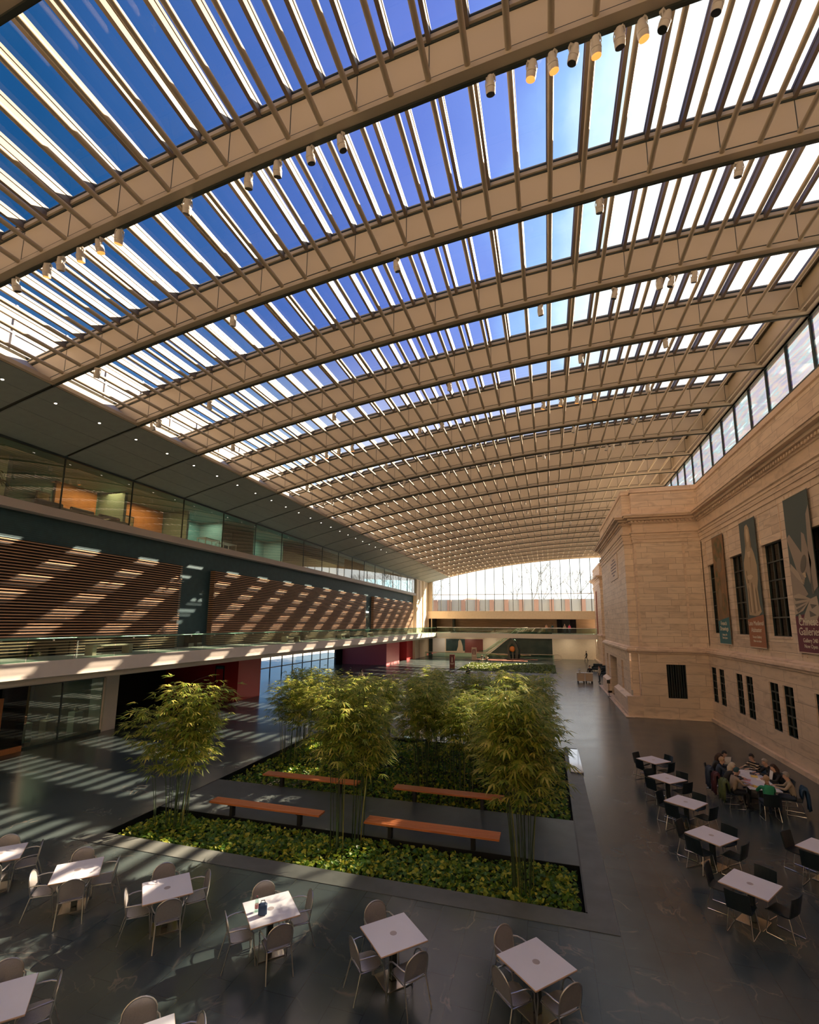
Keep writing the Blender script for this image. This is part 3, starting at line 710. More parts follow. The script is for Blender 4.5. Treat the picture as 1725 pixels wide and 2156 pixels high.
def offs(poly, d):
    out = []
    for i, p in enumerate(poly):
        p = Vector(p); ns = []
        if i > 0: t = (p-Vector(poly[i-1])).normalized(); ns.append(Vector((-t.y, t.x)))
        if i < len(poly)-1: t = (Vector(poly[i+1])-p).normalized(); ns.append(Vector((-t.y, t.x)))
        n = ns[0] if len(ns) == 1 else ns[0]+ns[1]
        if len(ns) == 2: n = n/(1+ns[0].dot(ns[1]))
        out.append((p.x+n.x*d, p.y+n.y*d))
    return out
def mould(mb, prof, poly=PLAN):
    # prof: list of (d, z) swept round the plan
    rows = [[(*q, z) for q in offs(poly, d)] for d, z in prof]
    n = len(poly); vs = [p for r in rows for p in r]; fs = []
    for j in range(len(prof)-1):
        for k in range(n-1): fs.append((j*n+k, j*n+k+1, (j+1)*n+k+1, (j+1)*n+k))
    mb.mesh(vs, fs)
U_OPS = [(a-2.03, a, 5.73, 10.15) for a in (14.2, 18.45, 22.65, 26.85, 31.08, 35.05)]
L_OPS = [(a, a+.95, 1.32, 3.53) for a in (34.86, 33.46, 30.64, 29.28, 26.4, 24.99, 22.3, 20.9, 18.1, 16.7)]
DL = .12
b = MB()
planwall(lambda u, z, d: (10.4+d, u, z), -8, 36.2, 4.4, 16.1, U_OPS, .24, b)
mould(b, [(0, 4.4), (0, 16.1)], PLAN[1:])
struct(b.build('wall_right_upper', M['marble']))
PL = offs(PLAN, DL); b = MB(); XLO = 10.4-DL
planwall(lambda u, z, d: (XLO+d, u, z), -8, PL[1][1], 0, 4.4, L_OPS, .14, b)
planwall(lambda u, z, d: (u, PL[1][1]+d, z), PL[2][0], XLO, 0, 4.4, [(7.69, 8.87, 1.34, 3.57)], .25, b)
mould(b, [(DL, 0), (DL, 4.4)], PLAN[2:5])
planwall(lambda u, z, d: (PL[4][0]+d, u, z), PL[4][1], PL[5][1], 0, 4.4, [(43.2, 47.4, 0, 3.5), (39.7, 40.6, 1.34, 3.52), (48.9, 50.0, 1.34, 3.52)], .9, b)
mould(b, [(DL, 0), (DL, 4.4)], PLAN[5:])
struct(b.build('wall_right_lower', M['marble_base']))
# mouldings
b = MB()
mould(b, [(DL, 4.25), (.2, 4.28), (.22, 4.36), (.3, 4.42), (.3, 4.55), (.2, 4.6), (.2, 4.66), (.0, 4.74)])
struct(b.build('trim_8', M['marble_plain']))
b = MB()
mould(b, [(0, 12.05), (.05, 12.05), (.05, 12.3), (.09, 12.3), (.09, 12.55), (.13, 12.55), (.13, 12.68), (.2, 12.74), (.2, 12.8), (.04, 12.82), (.04, 13.4), (.1, 13.42), (.12, 13.5), (.12, 13.62), (.30, 13.66), (.34, 13.66), (.36, 13.8), (.6, 13.82), (.62, 13.92), (.68, 13.94), (.68, 14.02), (.3, 14.14), (.0, 14.16)])
mould(b, [(.0, 15.72), (.08, 15.76), (.08, 15.84), (.04, 15.86), (.04, 16.08), (-.6, 16.1)])
mould(b, [(.03, 14.16), (.03, 14.5), (0, 14.5)])
struct(b.build('trim_9', M['marble_plain']))
b = MB()
for i in range(0, 6):
    p, q = Vector(offs(PLAN, .13)[i]), Vector(offs(PLAN, .13)[i+1]); L_ = (q-p).length; t = (q-p)/L_; n_ = Vector((-t.y, t.x))
    k = 0.12
    while k < L_-.1:
        if not (i == 0 and (p+t*k).y < 12):
            c = p+t*k; pts = [c, c+t*.13, c+t*.13+n_*.11, c+n_*.11]
            b.prism([(v.x, v.y, 13.5) for v in pts], (0, 0, .13))
        k += .25
struct(b.build('trim_10', M['marble_plain']))
# flat wall panels and pilaster strips between the upper windows
b = MB()
for a in (20.2, 24.1, 28.35, 32.55, 36.0):
    for (y_, w_) in ((a-.02, .03), (a-.42 if a < 36 else a-.02, .03)): b.box(10.365, 10.4, y_, y_+w_, 4.9, 11.95)
for (c0, c1) in [(o[0], o[1]) for o in U_OPS]:
    b.box(10.36, 10.4, c0-.08, c1+.08, 10.15, 10.25); b.box(10.37, 10.4, c0-.1, c1+.1, 11.75, 11.79); b.box(10.37, 10.4, c0-.1, c0-.06, 10.25, 11.75); b.box(10.37, 10.4, c1+.06, c1+.1, 10.25, 11.75)
    b.box(10.34, 10.4, c0-.05, c1+.05, 5.63, 5.73)
for zz in (4.95, 5.3): b.box(10.38, 10.4, -8, 36.2, zz, zz+.02)
b.box(9.25, 9.4, 36.17, 36.2, 4.8, 12.0); b.box(6.15, 6.3, 36.17, 36.2, 4.8, 12.0)
struct(b.build('trim_11', M['marble_plain']))
# windows: dark glass with bars
wn = [6]
def wnd(f, u0, u1, z0, z1, nu, nz):
    w = empty('window_%d' % wn[0], (0, 0, 0), kind='structure'); wn[0] += 1
    b = MB(); b.quad(f(u0, z0, 0), f(u1, z0, 0), f(u1, z1, 0), f(u0, z1, 0)); b.build('pane', M['winglass'], w)
    b = MB()
    def bar(a0, a1, c0, c1): b.mesh([f(a0, c0, 0), f(a1, c0, 0), f(a1, c1, 0), f(a0, c1, 0), f(a0, c0, -.06), f(a1, c0, -.06), f(a1, c1, -.06), f(a0, c1, -.06)], [(0, 3, 2, 1), (4, 5, 6, 7), (0, 1, 5, 4), (1, 2, 6, 5), (2, 3, 7, 6), (3, 0, 4, 7)])
    for k in range(nu+1): u = u0+(u1-u0)*k/nu; bar(max(u0, u-.03), min(u1, u+.03), z0, z1)
    for k in range(nz+1): z = z0+(z1-z0)*k/nz; bar(u0, u1, max(z0, z-.03), min(z1, z+.03))
    b.build('window_frame', M['winframe'], w)
    b = MB(); b.quad(f(u0-.3, z0-.3, .5), f(u1+.3, z0-.3, .5), f(u1+.3, z1+.3, .5), f(u0-.3, z1+.3, .5)); b.build('dark_room', M['dark'], w)
for o_ in U_OPS: wnd(lambda u, z, d: (10.6+d, u, z), o_[0], o_[1], o_[2], o_[3], 3, 5)
for o_ in L_OPS: wnd(lambda u, z, d: (XLO+.12+d, u, z), o_[0], o_[1], o_[2], o_[3], 2, 5)
wnd(lambda u, z, d: (u, PL[1][1]+.2+d, z), 7.69, 8.87, 1.34, 3.57, 8, 1)
b = MB(); b.box(6.3, 6.35, 43.2, 47.4, 0, 3.5); struct(b.build('door_5', M['dark']))
b = MB(); b.box(5.9, 5.92, 39.7, 40.6, 1.34, 3.52); b.box(5.9, 5.92, 48.9, 50.0, 1.34, 3.52); struct(b.build('trim_12', M['marble_plain']))
# plinths and step of the pavilion
b = MB()
for (a, c) in ((36.3, 43.1), (47.5, 51.4)):
    b.prism([(5.5, a, 0), (5.14, a, 0), (5.16, a, 1.16), (5.5, a, 1.38)], (0, c-a, 0))
    b.box(5.1, 5.5, a, c, 0, .25)
b.box(5.14, 6.1, 36.05, 36.6, 0, 1.36)
b.box(4.93, 5.5, 35.75, 53.3, 0, .055); b.box(5.5, 10.28, 35.9, 36.1, 0, .05); b.box(10.12, 10.28, -8, 36.0, 0, .22)
b.box(7.9, 8.4, 79.5, 91, 0, .25)
struct(b.build('baseboard_right', M['marble_plain']))
# engraved plaque on the side of the pavilion
t = thing('wall_plaque', 'pale inscribed stone plaque high on the pavilion side wall', 'plaque', (5.6, 42.5, 9.95))
b = MB(); b.box(-.05, 0, -2.2, 2.2, 0, 2.0); b.build('stone_panel', M['marble_plain'], t)
b = MB()
rp = random.Random(3)
for k in range(6):
    w = (.6, 1.3, 1.5, 1.4, 1.2, .5)[k]; y = -w
    while y < w:
        l_ = .14+rp.random()*.25; b.box(-.065, -.05, y, min(w, y+l_), 1.62-k*.26, 1.74-k*.26); y += l_+.07
b.build('lettering', M['purple'], t)
b = MB(); b.box(11.2, 11.3, -8, 36.5, .3, 11.5); b.box(6.3, 11.3, 36.9, 37, .3, 4.2); b.box(10.42, 16, 36.25, 36.45, .3, 11.5); b.box(10.45, 11.2, -8, 36, 10.6, 10.7); b.box(10.45, 11.2, -8, 36, 4.4, 4.5)
struct(b.build('light_block_sheets', M['dark']))  # near-black sheets added behind the windows to block the bright outside
# clerestory glazing above the marble wall
wt = empty('window_40', (0, 0, 0), kind='structure')
yc = [-7.3+2.0*k for k in range(49)]
for a, c in zip(yc[:-1], yc[1:]):
    b = MB(); b.quad((10.5, a+.04, 16.1), (10.5, c-.04, 16.1), (10.5, c-.04, 18.4), (10.5, a+.04, 18.4)); b.build('pane', M['clere'], wt)
    b = MB(); b.box(10.44, 10.56, a-.05, a+.05, 16.1, 18.42); b.build('mullion', M['winframe'], wt)
b = MB(); b.box(10.4, 10.6, -8, 91, 16.08, 16.2); b.box(10.4, 10.6, -8, 91, 18.34, 18.46); b.build('window_frame', M['winframe'], wt)
b = MB(); b.box(10.6, 30, -8, 91, 15.6, 16.0); b.box(16.5, 17, -8, 91, 16, 17.2); struct(b.build('roof_marble_building', M['lintel']))

# ------------------------------------------------------------------ lettering helper
RX = Matrix(((0, 0, -1), (-1, 0, 0), (0, 1, 0)))   # reads from the hall side
def text_mesh(parts, size, mname, parent, nm='lettering'):
    # parts: list of (string, y, z, size)
    vs, fs = [], []
    for s, y, z, sz in parts:
        cu = bpy.data.curves.new('t', 'FONT'); cu.body = s; cu.size = sz; cu.align_x = 'CENTER'; cu.extrude = .004; cu.resolution_u = 3
        o = bpy.data.objects.new('t', cu); col.objects.link(o); bpy.context.view_layer.update()
        me = bpy.data.meshes.new_from_object(o.evaluated_get(bpy.context.evaluated_depsgraph_get()))
        k = len(vs)
        for v in me.vertices:
            w = RX @ Vector(v.co); vs.append((w.x, w.y+y, w.z+z))
        for p in me.polygons: fs.append(tuple(k+i for i in p.vertices))
        bpy.data.objects.remove(o); bpy.data.meshes.remove(me); bpy.data.curves.remove(cu)
    b = MB(); b.mesh(vs, fs); return b.build(nm, M[mname], parent)
def banner(y0, y1, label, base, low, zl, lines, art):
    t = thing('banner', label, 'banner', (10.30, (y0+y1)/2, 5.12), 0, None)
    W = (y1-y0)/2; H = 6.63
    b = MB(); b.box(-.01, .01, -W, W, 0, H); b.build('cloth', M[base], t)
    b = MB(); b.prism([(-.011, -W, 0), (-.011, W, 0), (-.011, W, zl-.12), (-.011, -W, zl+.1)], (-.008, 0, 0)); b.build('title_panel', M[low], t)
    b = MB(); b.tube([(0, -W, H), (0, W, H)], .03, 8); b.tube([(0, -W, 0), (0, W, 0)], .03, 8); b.build('rod', M['banner_edge'] if base != 'fr_art' else M['lampwhite'], t, smooth=True)
    for k, (mn, polys) in enumerate(art):
        b = MB()
        for pl in polys: b.prism([(-.011-.004*(k+1), -y*W, z*H) for y, z in pl], (-.004, 0, 0))
        b.build('picture_print', M[mn], t)
    o = text_mesh(lines, .3, 'text', t); o.location = (-.028, 0, 0)
    return t
def blob(cx, cz, rx, rz, n=14, a0=0, a1=360, rot=0):
    out = []
    for k in range(n):
        a = math.radians(a0+(a1-a0)*k/n); x, z = rx*math.cos(a), rz*math.sin(a); r = math.radians(rot)
        out.append((cx+x*math.cos(r)-z*math.sin(r)*.2, cz+z*math.cos(r)+x*math.sin(r)*.3))
    return out
# image y runs left to right here: art coordinates are (-1 left .. 1 right, 0 bottom .. 1 top)
banner(31.75, 33.6, 'narrow brown painterly banner with blue foot, farthest along the marble wall', 'fr_art', 'banner_blue', 1.5,
       [('French', 0, 1.12, .36), ('Drawings', 0, .80, .36), ('Gallery 101', 0, .50, .17), ('Ends in June', 0, .32, .17)],
       [('fr_art2', [blob(.0, .86, .85, .12), blob(-.4, .55, .5, .16), blob(.35, .36, .5, .1)]), ('print_stone_dark', [blob(.1, .72, .45, .07), blob(-.2, .42, .3, .09)])])
robe = [(-.72, .25), (-.66, .44), (-.82, .58), (-.78, .67), (-.5, .74), (-.36, .80), (-.36, .90), (-.22, .955), (.04, .965), (.25, .93), (.33, .86), (.36, .78), (.62, .72), (.84, .62), (.80, .52), (.62, .45), (.72, .32), (.86, .27), (.5, .245), (.1, .24)]
banner(27.15, 29.08, 'tall banner with a robed stone figure and rust brown foot, middle of the three', 'banner_grey', 'banner_rust', 1.55,
       [('Late Medieval', 0, 1.12, .33), ('Alabaster', 0, .78, .33), ('Focus Gallery', 0, .47, .19), ('Now on view', 0, .27, .17)],
       [('print_stone', [robe]),
        ('print_stone_dark', [[(-.3, .93), (-.2, .80), (-.32, .76)], [(.28, .9), (.22, .78), (.36, .76)], [(-.1, .5), (.05, .5), (.12, .26), (-.05, .26)], [(-.55, .45), (-.45, .47), (-.35, .27), (-.5, .27)], [(.35, .44), (.45, .46), (.6, .28), (.45, .27)], [(-.6, .6), (-.5, .6), (-.35, .5), (-.5, .5)], [(.05, .72), (.12, .72), (.05, .6)]]),
        ('print_stone_light', [blob(.02, .875, .17, .055), [(-.2, .745), (.25, .745), (.1, .70), (-.1, .70)], [(-.5, .56), (.0, .565), (.25, .545), (.0, .525), (-.45, .53)], [(-.35, .48), (-.25, .48), (-.22, .27), (-.34, .27)], [(.2, .48), (.3, .48), (.35, .29), (.22, .28)]])])
banner(22.05, 24.05, 'widest banner with pale lotus petals and plum foot, nearest along the marble wall', 'banner_grey', 'banner_plum', 1.62,
       [('Chinese', 0, 1.12, .46), ('Galleries', 0, .72, .46), ('Gallery 240', 0, .43, .24), ('Now Open', 0, .2, .22)],
       [('print_petal', [[(-1, .74), (-.75, .76), (.1, .62), (.3, .5), (.0, .42), (-.4, .50), (-.9, .70)], [(.1, .62), (.25, .75), (.45, .73), (.75, .55), (.5, .42), (.3, .5)], [(-1, .55), (-.6, .52), (.25, .36), (-.9, .29), (-1, .31)], [(.6, .6), (.75, .85), (1, .9), (1, .4), (.6, .36)]]),
        ('print_petal_light', [[(-.95, .36), (-.5, .37), (.4, .33), (-.3, .26), (-1, .235)], [(.35, .33), (.85, .345), (.95, .25), (.5, .17), (-.4, .19), (-.2, .24)], blob(-.62, .215, .13, .025), [(-.9, .57), (-.3, .5), (.0, .42), (-.5, .47), (-.95, .53)]]),
        ('print_petal_dark', [blob(.15, .55, .28, .05, rot=20), [(-.9, .345), (.2, .33), (-.8, .325)], [(-.9, .305), (.1, .315), (-.8, .285)], [(-.85, .27), (.0, .30), (-.7, .25)], [(.3, .30), (.8, .29), (.4, .27)], [(.2, .26), (.7, .23), (.2, .22)], [(.55, .36), (.62, .55), (.72, .36)]]),
        ('print_stone_light', [blob(.1+.12*math.cos(k*1.9), .47+.022*math.sin(k*2.3), .05, .008, 6) for k in range(7)])])
# stanchion and black seats near the pavilion
t = thing('sign_stand', 'slim black sign stand before the pavilion side door', 'sign stand', (4.95, 45.0, .055))
b = MB(); b.lathe([(.16, 0), (.16, .02), (.02, .04), (.02, .05)], n=14); b.build('base', M['black'], t, smooth=True)
b = MB(); b.tube([(0, 0, .03), (0, 0, 1.15)], .02, 8); b.build('pole', M['black'], t)
b = MB(); b.bbox(-.13, .13, -.02, .02, 1.1, 1.4, .005); b.build('sign_panel', M['black'], t)
for k, (x, y, lb) in enumerate([(6.3, 69.5, 'dark lounge chair in the recess, farthest from the pavilion'), (7.2, 66.8, 'dark lounge chair in the recess, middle one'), (6.9, 63.8, 'dark lounge chair in the recess, nearest the pavilion')]):
    t = thing('lounge_chair', lb, 'chair', (x, y, 0), -.4)
    b = MB(); b.bbox(-.6, .6, -.4, .4, .15, .45, .05); b.build('seat', M['blackply'], t)
    b = MB(); b.bbox(-.6, .6, .25, .42, .45, .95, .04); b.build('backrest', M['blackply'], t)
    for s in (-1, 1):
        b = MB(); b.bbox(s*.58-.06, s*.58+.06, -.4, .4, .12, .62, .03); b.build('armrest', M['blackply'], t)
        for s2 in (-.3, .3):
            b = MB(); b.box(s*.5-.03, s*.5+.03, s2-.03, s2+.03, 0, .16); b.build('leg', M['bmetal'], t)
# ------------------------------------------------------------------ tables and chairs
def arcp(f, n): return [f(i/n) for i in range(n+1)]
def make_silver():
    t = thing('silver_armchair', 'x', 'chair')
    b = MB()
    ring = []
    for k in range(20):
        a = 2*PI*k/20; c, s = math.cos(a), math.sin(a)
        ring.append((.225*math.copysign(abs(c)**.55, c), .21*math.copysign(abs(s)**.55, s), .445))
    b.prism(ring, (0, 0, .012)); b.build('seat', M['metalmesh'], t)
    def bk(u, z):  # back surface, gently curved and raked
        return (u, -.215-.16*(z-.45)+.12*u*u*2, z)
    prof = [(-.2, .49), (.2, .49), (.215, .62), (.21, .70)]+[(.21*math.cos(a), .70+.17*math.sin(a)) for a in [PI*k/10 for k in range(1, 10)]]+[(-.21, .70), (-.215, .62)]
    b = MB(); pts = [bk(u, z) for u, z in prof]; c = bk(0, .66); i0 = 0
    for k in range(len(pts)): b.poly([pts[k], pts[(k+1) % len(pts)], c])
    bb = b.build('backrest', M['metalmesh'], t, smooth=True)
    b = MB(); fr = [(-.21, -.2, .44), bk(-.222, .55), bk(-.225, .66)]+[bk(.222*math.cos(PI-a), .70+.18*math.sin(a)) for a in [PI*k/12 for k in range(1, 12)]]+[bk(.225, .66), bk(.222, .55), (.21, -.2, .44)]
    b.tube(fr, .0125, 8); b.build('back_frame', M['metal'], t, smooth=True)
    b = MB(); b.tube([(-.22, -.2, .435), (-.225, .17, .435), (-.15, .215, .435), (.15, .215, .435), (.225, .17, .435), (.22, -.2, .435), (-.22, -.2, .435)], .011, 8); b.build('seat_rail', M['metal'], t, smooth=True)
    for s in (-1, 1):
        b = MB(); p0 = bk(s*.225, .66); pts = [p0, (s*.26, -.16, .675), (s*.275, -.05, .68), (s*.28, .06, .67), (s*.278, .14, .63), (s*.27, .19, .56), (s*.255, .2, .44)]
        b.tube(pts, .0125, 8); b.build('armrest', M['metal'], t, smooth=True)
        b = MB(); b.tube([(s*.255, .2, .45), (s*.265, .25, 0)], .012, 8); b.build('leg', M['metal'], t, smooth=True)
        b = MB(); b.tube([(s*.212, -.2, .45), (s*.24, -.33, 0)], .012, 8); b.build('leg', M['metal'], t, smooth=True)
    return t
def make_black():
    t = thing('black_chair', 'x', 'chair')
    b = MB(); ys_ = [-.2, -.12, 0, .12, .2, .235]; zs_ = [.455, .44, .438, .445, .45, .435]
    for k in range(5):
        b.mesh([(-.215, ys_[k], zs_[k]), (.215, ys_[k], zs_[k]), (.215, ys_[k+1], zs_[k+1]), (-.215, ys_[k+1], zs_[k+1]), (-.215, ys_[k], zs_[k]+.022), (.215, ys_[k], zs_[k]+.022), (.215, ys_[k+1], zs_[k+1]+.022), (-.215, ys_[k+1], zs_[k+1]+.022)], [(0, 3, 2, 1), (4, 5, 6, 7), (0, 1, 5, 4), (1, 2, 6, 5), (2, 3, 7, 6), (3, 0, 4, 7)])
    b.build('seat', M['blackply'], t)
    b = MB(); w = .22
    for k in range(6):
        u0, u1 = -w+2*w*k/6, -w+2*w*(k+1)/6
        def q(u, z): return (u, -.205-.2*(z-.45)+.5*u*u, z)
        a, c, d, e = q(u0, .47), q(u1, .47), q(u1, .84), q(u0, .84)
        b.mesh([a, c, d, e]+[(p[0], p[1]-.018, p[2]) for p in (a, c, d, e)], [(0, 1, 2, 3), (7, 6, 5, 4), (0, 4, 5, 1), (3, 2, 6, 7), (0, 3, 7, 4), (1, 5, 6, 2)])
    b.build('backrest', M['blackply'], t)
    for s in (-1, 1):
        b = MB(); b.tube([(s*.19, .18, .43), (s*.225, .25, .03), (s*.225, .235, .012), (s*.225, -.25, .012), (s*.225, -.262, .03), (s*.19, -.17, .44)], .009, 8)
        b.build('sled_leg', M['chrome'], t, smooth=True)
    b = MB(); b.tube([(-.19, .15, .43), (.19, .15, .43)], .009, 6); b.tube([(-.19, -.15, .43), (.19, -.15, .43)], .009, 6); b.build('cross_rail', M['chrome'], t, smooth=True)
    return t
def make_table(name, S=.91):
    t = thing(name, 'x', 'table'); h = S/2
    b = MB(); b.bbox(-h, h, -h, h, .715, .742, .006)
    b.m = [1]*len(b.m); b.m[1] = 0; b.cm = 0
    b.build('tabletop', [M['tabletop'], M['tableedge']], t)
    b = MB(); b.lathe([(.062, .742), (.062, .7445), (.05, .7455)], n=18); b.build('center_disc', M['tabledisc'], t)
    b = MB(); b.bbox(-.055, .055, -.055, .055, .03, .72, .008); b.box(-.22, .22, -.03, .03, .69, .715); b.box(-.03, .03, -.22, .22, .69, .715); b.build('column', M['tablecol'], t)
    b = MB(); b.bbox(-.25, .25, -.25, .25, 0, .022, .006); b.build('base_plate', M['tablebase'], t)
    return t
silver, black = make_silver(), make_black()
tabS, tabB = make_table('cafe_table'), make_table('cafe_table')
used = {}
def place(proto, x, y, rz, label, group, key):
    if key in used: o = copy_tree(proto)
    else: o = proto; used[key] = 1
    o.location = (x, y, 0); o.rotation_euler = (0, 0, rz); o['label'] = label; o['group'] = group
    return o
SIDES = {'fl': (135, 'far left side'), 'fr': (45, 'far right side'), 'nl': (225, 'near left side'), 'nr': (315, 'near right side')}
def chairs(proto, cx, cy, sides, who, kind, group, key, rot=0, R=.5):
    for s, jit, dr_ in sides:
        a = math.radians(SIDES[s][0]+rot); r = R+dr_
        x, y = cx+r*math.cos(a), cy+r*math.sin(a)
        place(proto, x, y, a+PI/2+math.radians(jit), '%s, %s of %s' % (kind, SIDES[s][1], who), group, key)
front = [(-12.62, 'the first, edge cut table in the middle row', 'fl fr nl nr', 0), (-10.21, 'the second table in the middle row', 'fl fr nl nr', -2), (-7.77, 'the third table in the middle row', 'fl fr nl nr', 1), (-5.32, 'the table with the bottle', 'fl fr nl nr', 0), (-2.83, 'the fifth table in the middle row', 'fl nl nr', 0), (-.37, 'the last table in the middle row', 'fl nl nr', 1)]
jr = random.Random(11)
for k, (x, who, sd, rot) in enumerate(front):
    place(tabS, x, 8.78, PI/4+math.radians(rot), 'square white cafe table, %s from the left in the middle row' % ORD[k] if k != 3 else 'square white cafe table carrying a bottle and a dark blue bag', 'white cafe tables in the middle row', 'ts')
    chairs(silver, x, 8.78, [(s, jr.uniform(-7, 7), jr.uniform(-.02, .06)) for s in sd.split()], who, 'silver armchair', 'silver armchairs', 's', rot)
for k, (x, y, who, sd) in enumerate([(-7.87, 5.64, 'the sunlit corner table nearest the camera', 'fl fr nr'), (-5.25, 5.62, 'the half cut table at the bottom', 'fl fr')]):
    place(tabS, x, y, PI/4, ['sunlit square white cafe table in the lower picture corner', 'square white cafe table mostly cut off at the picture bottom'][k], 'white cafe tables nearest the camera', 'ts')
    chairs(silver, x, y, [(s, jr.uniform(-5, 5), jr.uniform(-.02, .05)) for s in sd.split()], who, 'silver armchair', 'silver armchairs', 's')
backr = [(3.98, 12.53, 8, 'nearest'), (3.96, 14.94, 0, 'second'), (3.97, 17.38, 6, 'third'), (3.97, 19.75, -5, 'fourth'), (3.99, 22.16, -5, 'farthest')]
for k, (x, y, rot, w) in enumerate(backr):
    place(tabB, x, y, PI/4+math.radians(rot), 'square white cafe table, %s in the row of black chairs' % w, 'white cafe tables by the marble wall', 'tb')
    chairs(black, x, y, [(s, jr.uniform(-9, 9), jr.uniform(0, .08)) for s in 'fl fr nl nr'.split()], 'the %s table in the marble wall row' % w, 'black chair', 'black sled chairs', 'b', rot, .53)
place(tabB, 6.45, 14.94, PI/4, 'square white cafe table cut by the right picture edge', 'white cafe tables by the marble wall', 'tb')
chairs(black, 6.45, 14.94, [('fl', -5, .05), ('nl', 6, .05)], 'the table cut by the picture edge', 'black chair', 'black sled chairs', 'b', 0, .53)
# bottle and bag on the fourth table
t = thing('water_bottle', 'clear plastic bottle with pink label on the white table', 'bottle', (-5.53, 8.62, .742))
b = MB(); b.lathe([(.034, 0), (.036, .02), (.036, .17), (.03, .2), (.014, .235), (.014, .25)], n=14); b.build('bottle_body', M['railglass'], t, smooth=True)
b = MB(); b.lathe([(.037, .06), (.037, .13)], n=14); b.build('bottle_label', mat('pink_label', (.55, .25, .28), .5), t, smooth=True)
b = MB(); b.lathe([(.016, .245), (.016, .27)], n=12); b.build('lid', M['banner_plum'], t)
t = thing('lunch_bag', 'dark blue upright bag beside the bottle on the white table', 'bag', (-5.36, 8.56, .742), .5)
b = MB(); b.bbox(-.08, .08, -.05, .05, 0, .2, .02); b.build('bag_body', mat('navy_cloth', (.02, .05, .12), .6), t)
b = MB(); b.tube([(-.04, 0, .2), (-.03, 0, .25), (.03, 0, .25), (.04, 0, .2)], .008, 6); b.build('handle', M['black'], t)

# ------------------------------------------------------------------ wooden benches by the beds
def wbench(x0, x1, y0, y1, label):
    cx, cy = (x0+x1)/2, (y0+y1)/2; L = (x1-x0)/2; W = (y1-y0)/2
    t = thing('wooden_bench', label, 'bench', (cx, cy, 0), 0, 'orange wood benches between the planting beds')
    b = MB()
    for k in range(4): b.bbox(-L, L, -W+k*W/2+.004, -W+(k+1)*W/2-.004, .40, .455, .004)
    b.build('seat', M['bench'], t)
    for s in (-1, 1):
        b = MB(); b.bbox(s*L*.62-.06, s*L*.62+.06, -.08, .08, 0, .385, .008); b.box(s*L*.62-.05, s*L*.62+.05, -W+.03, W-.03, .37, .402); b.build('leg', M['bmetal'], t)
    return t
wbench(-10.75, -6.82, 13.70, 14.12, 'orange wood bench by the front bed, behind the lone bamboo clump')
wbench(-5.37, -1.45, 13.70, 14.2, 'orange wood bench by the front bed, nearest the bare floor corner')
wbench(-10.70, -6.82, 16.60, 17.04, 'reddish wood bench at the back bed edge among bamboo stems')
wbench(-5.44, -1.6, 16.65, 17.1, 'reddish wood bench at the back bed edge before dark ivy')
# polished stone by the back bed mirroring the sky
t = thing('polished_slab', 'polished stone slab mirroring white sky beside the back bed', 'stone slab', (.97, 23.8, .012))
b = MB(); b.bbox(-.24, .28, -1.9, 1.9, 0, .06, .01); b.build('slab', mat('mirror_polished_stone', (.30, .32, .36), .06, spec=1., metal=.6), t)
t = thing('polished_slab', 'polished pale stone edge along the rear side of the back bed', 'stone slab', (-7.4, 25.6, 0))
b = MB(); b.bbox(-1.1, 1.1, -.22, .22, 0, .06, .01); b.build('slab', bpy.data.materials['mirror_polished_stone'], t)
# ------------------------------------------------------------------ service carts
def cart(x, y, rz, label, m_):
    t = thing('service_cart', label, 'cart', (x, y, 0), rz)
    b = MB(); b.bbox(-.38, .38, -.28, .28, .18, 1.0, .02); b.build('body', m_, t)
    b = MB(); b.bbox(-.42, .42, -.31, .31, 1.0, 1.05, .01); b.build('top', M['lampwhite'], t)
    for sx_ in (-1, 1):
        for sy in (-1, 1):
            b = MB(); b.lathe([(.075, -.02), (.075, .02)], (sx_*.3, sy*.22, .075), 12, 'y'); b.box(sx_*.3-.02, sx_*.3+.02, sy*.22-.03, sy*.22+.03, .12, .2); b.build('wheel', M['black'], t)
cart(3.3, 55.3, .05, 'pale service cart standing on the open floor, further from the pavilion', M['kiosk2'])
cart(4.15, 55.4, -.05, 'pale service cart pushed by the person in black', M['kiosk2'])
t = thing('cart_bag', 'grey bag standing on the left pale service cart', 'bag', (3.2, 55.3, 1.05)); b = MB(); b.bbox(-.12, .12, -.12, .12, 0, .35, .03); b.build('bag_body', M['metalmesh'], t)
b = MB(); b.tube([(-.07, 0, .35), (-.05, 0, .5), (.05, 0, .5), (.07, 0, .35)], .012, 6); b.build('handle', M['black'], t)
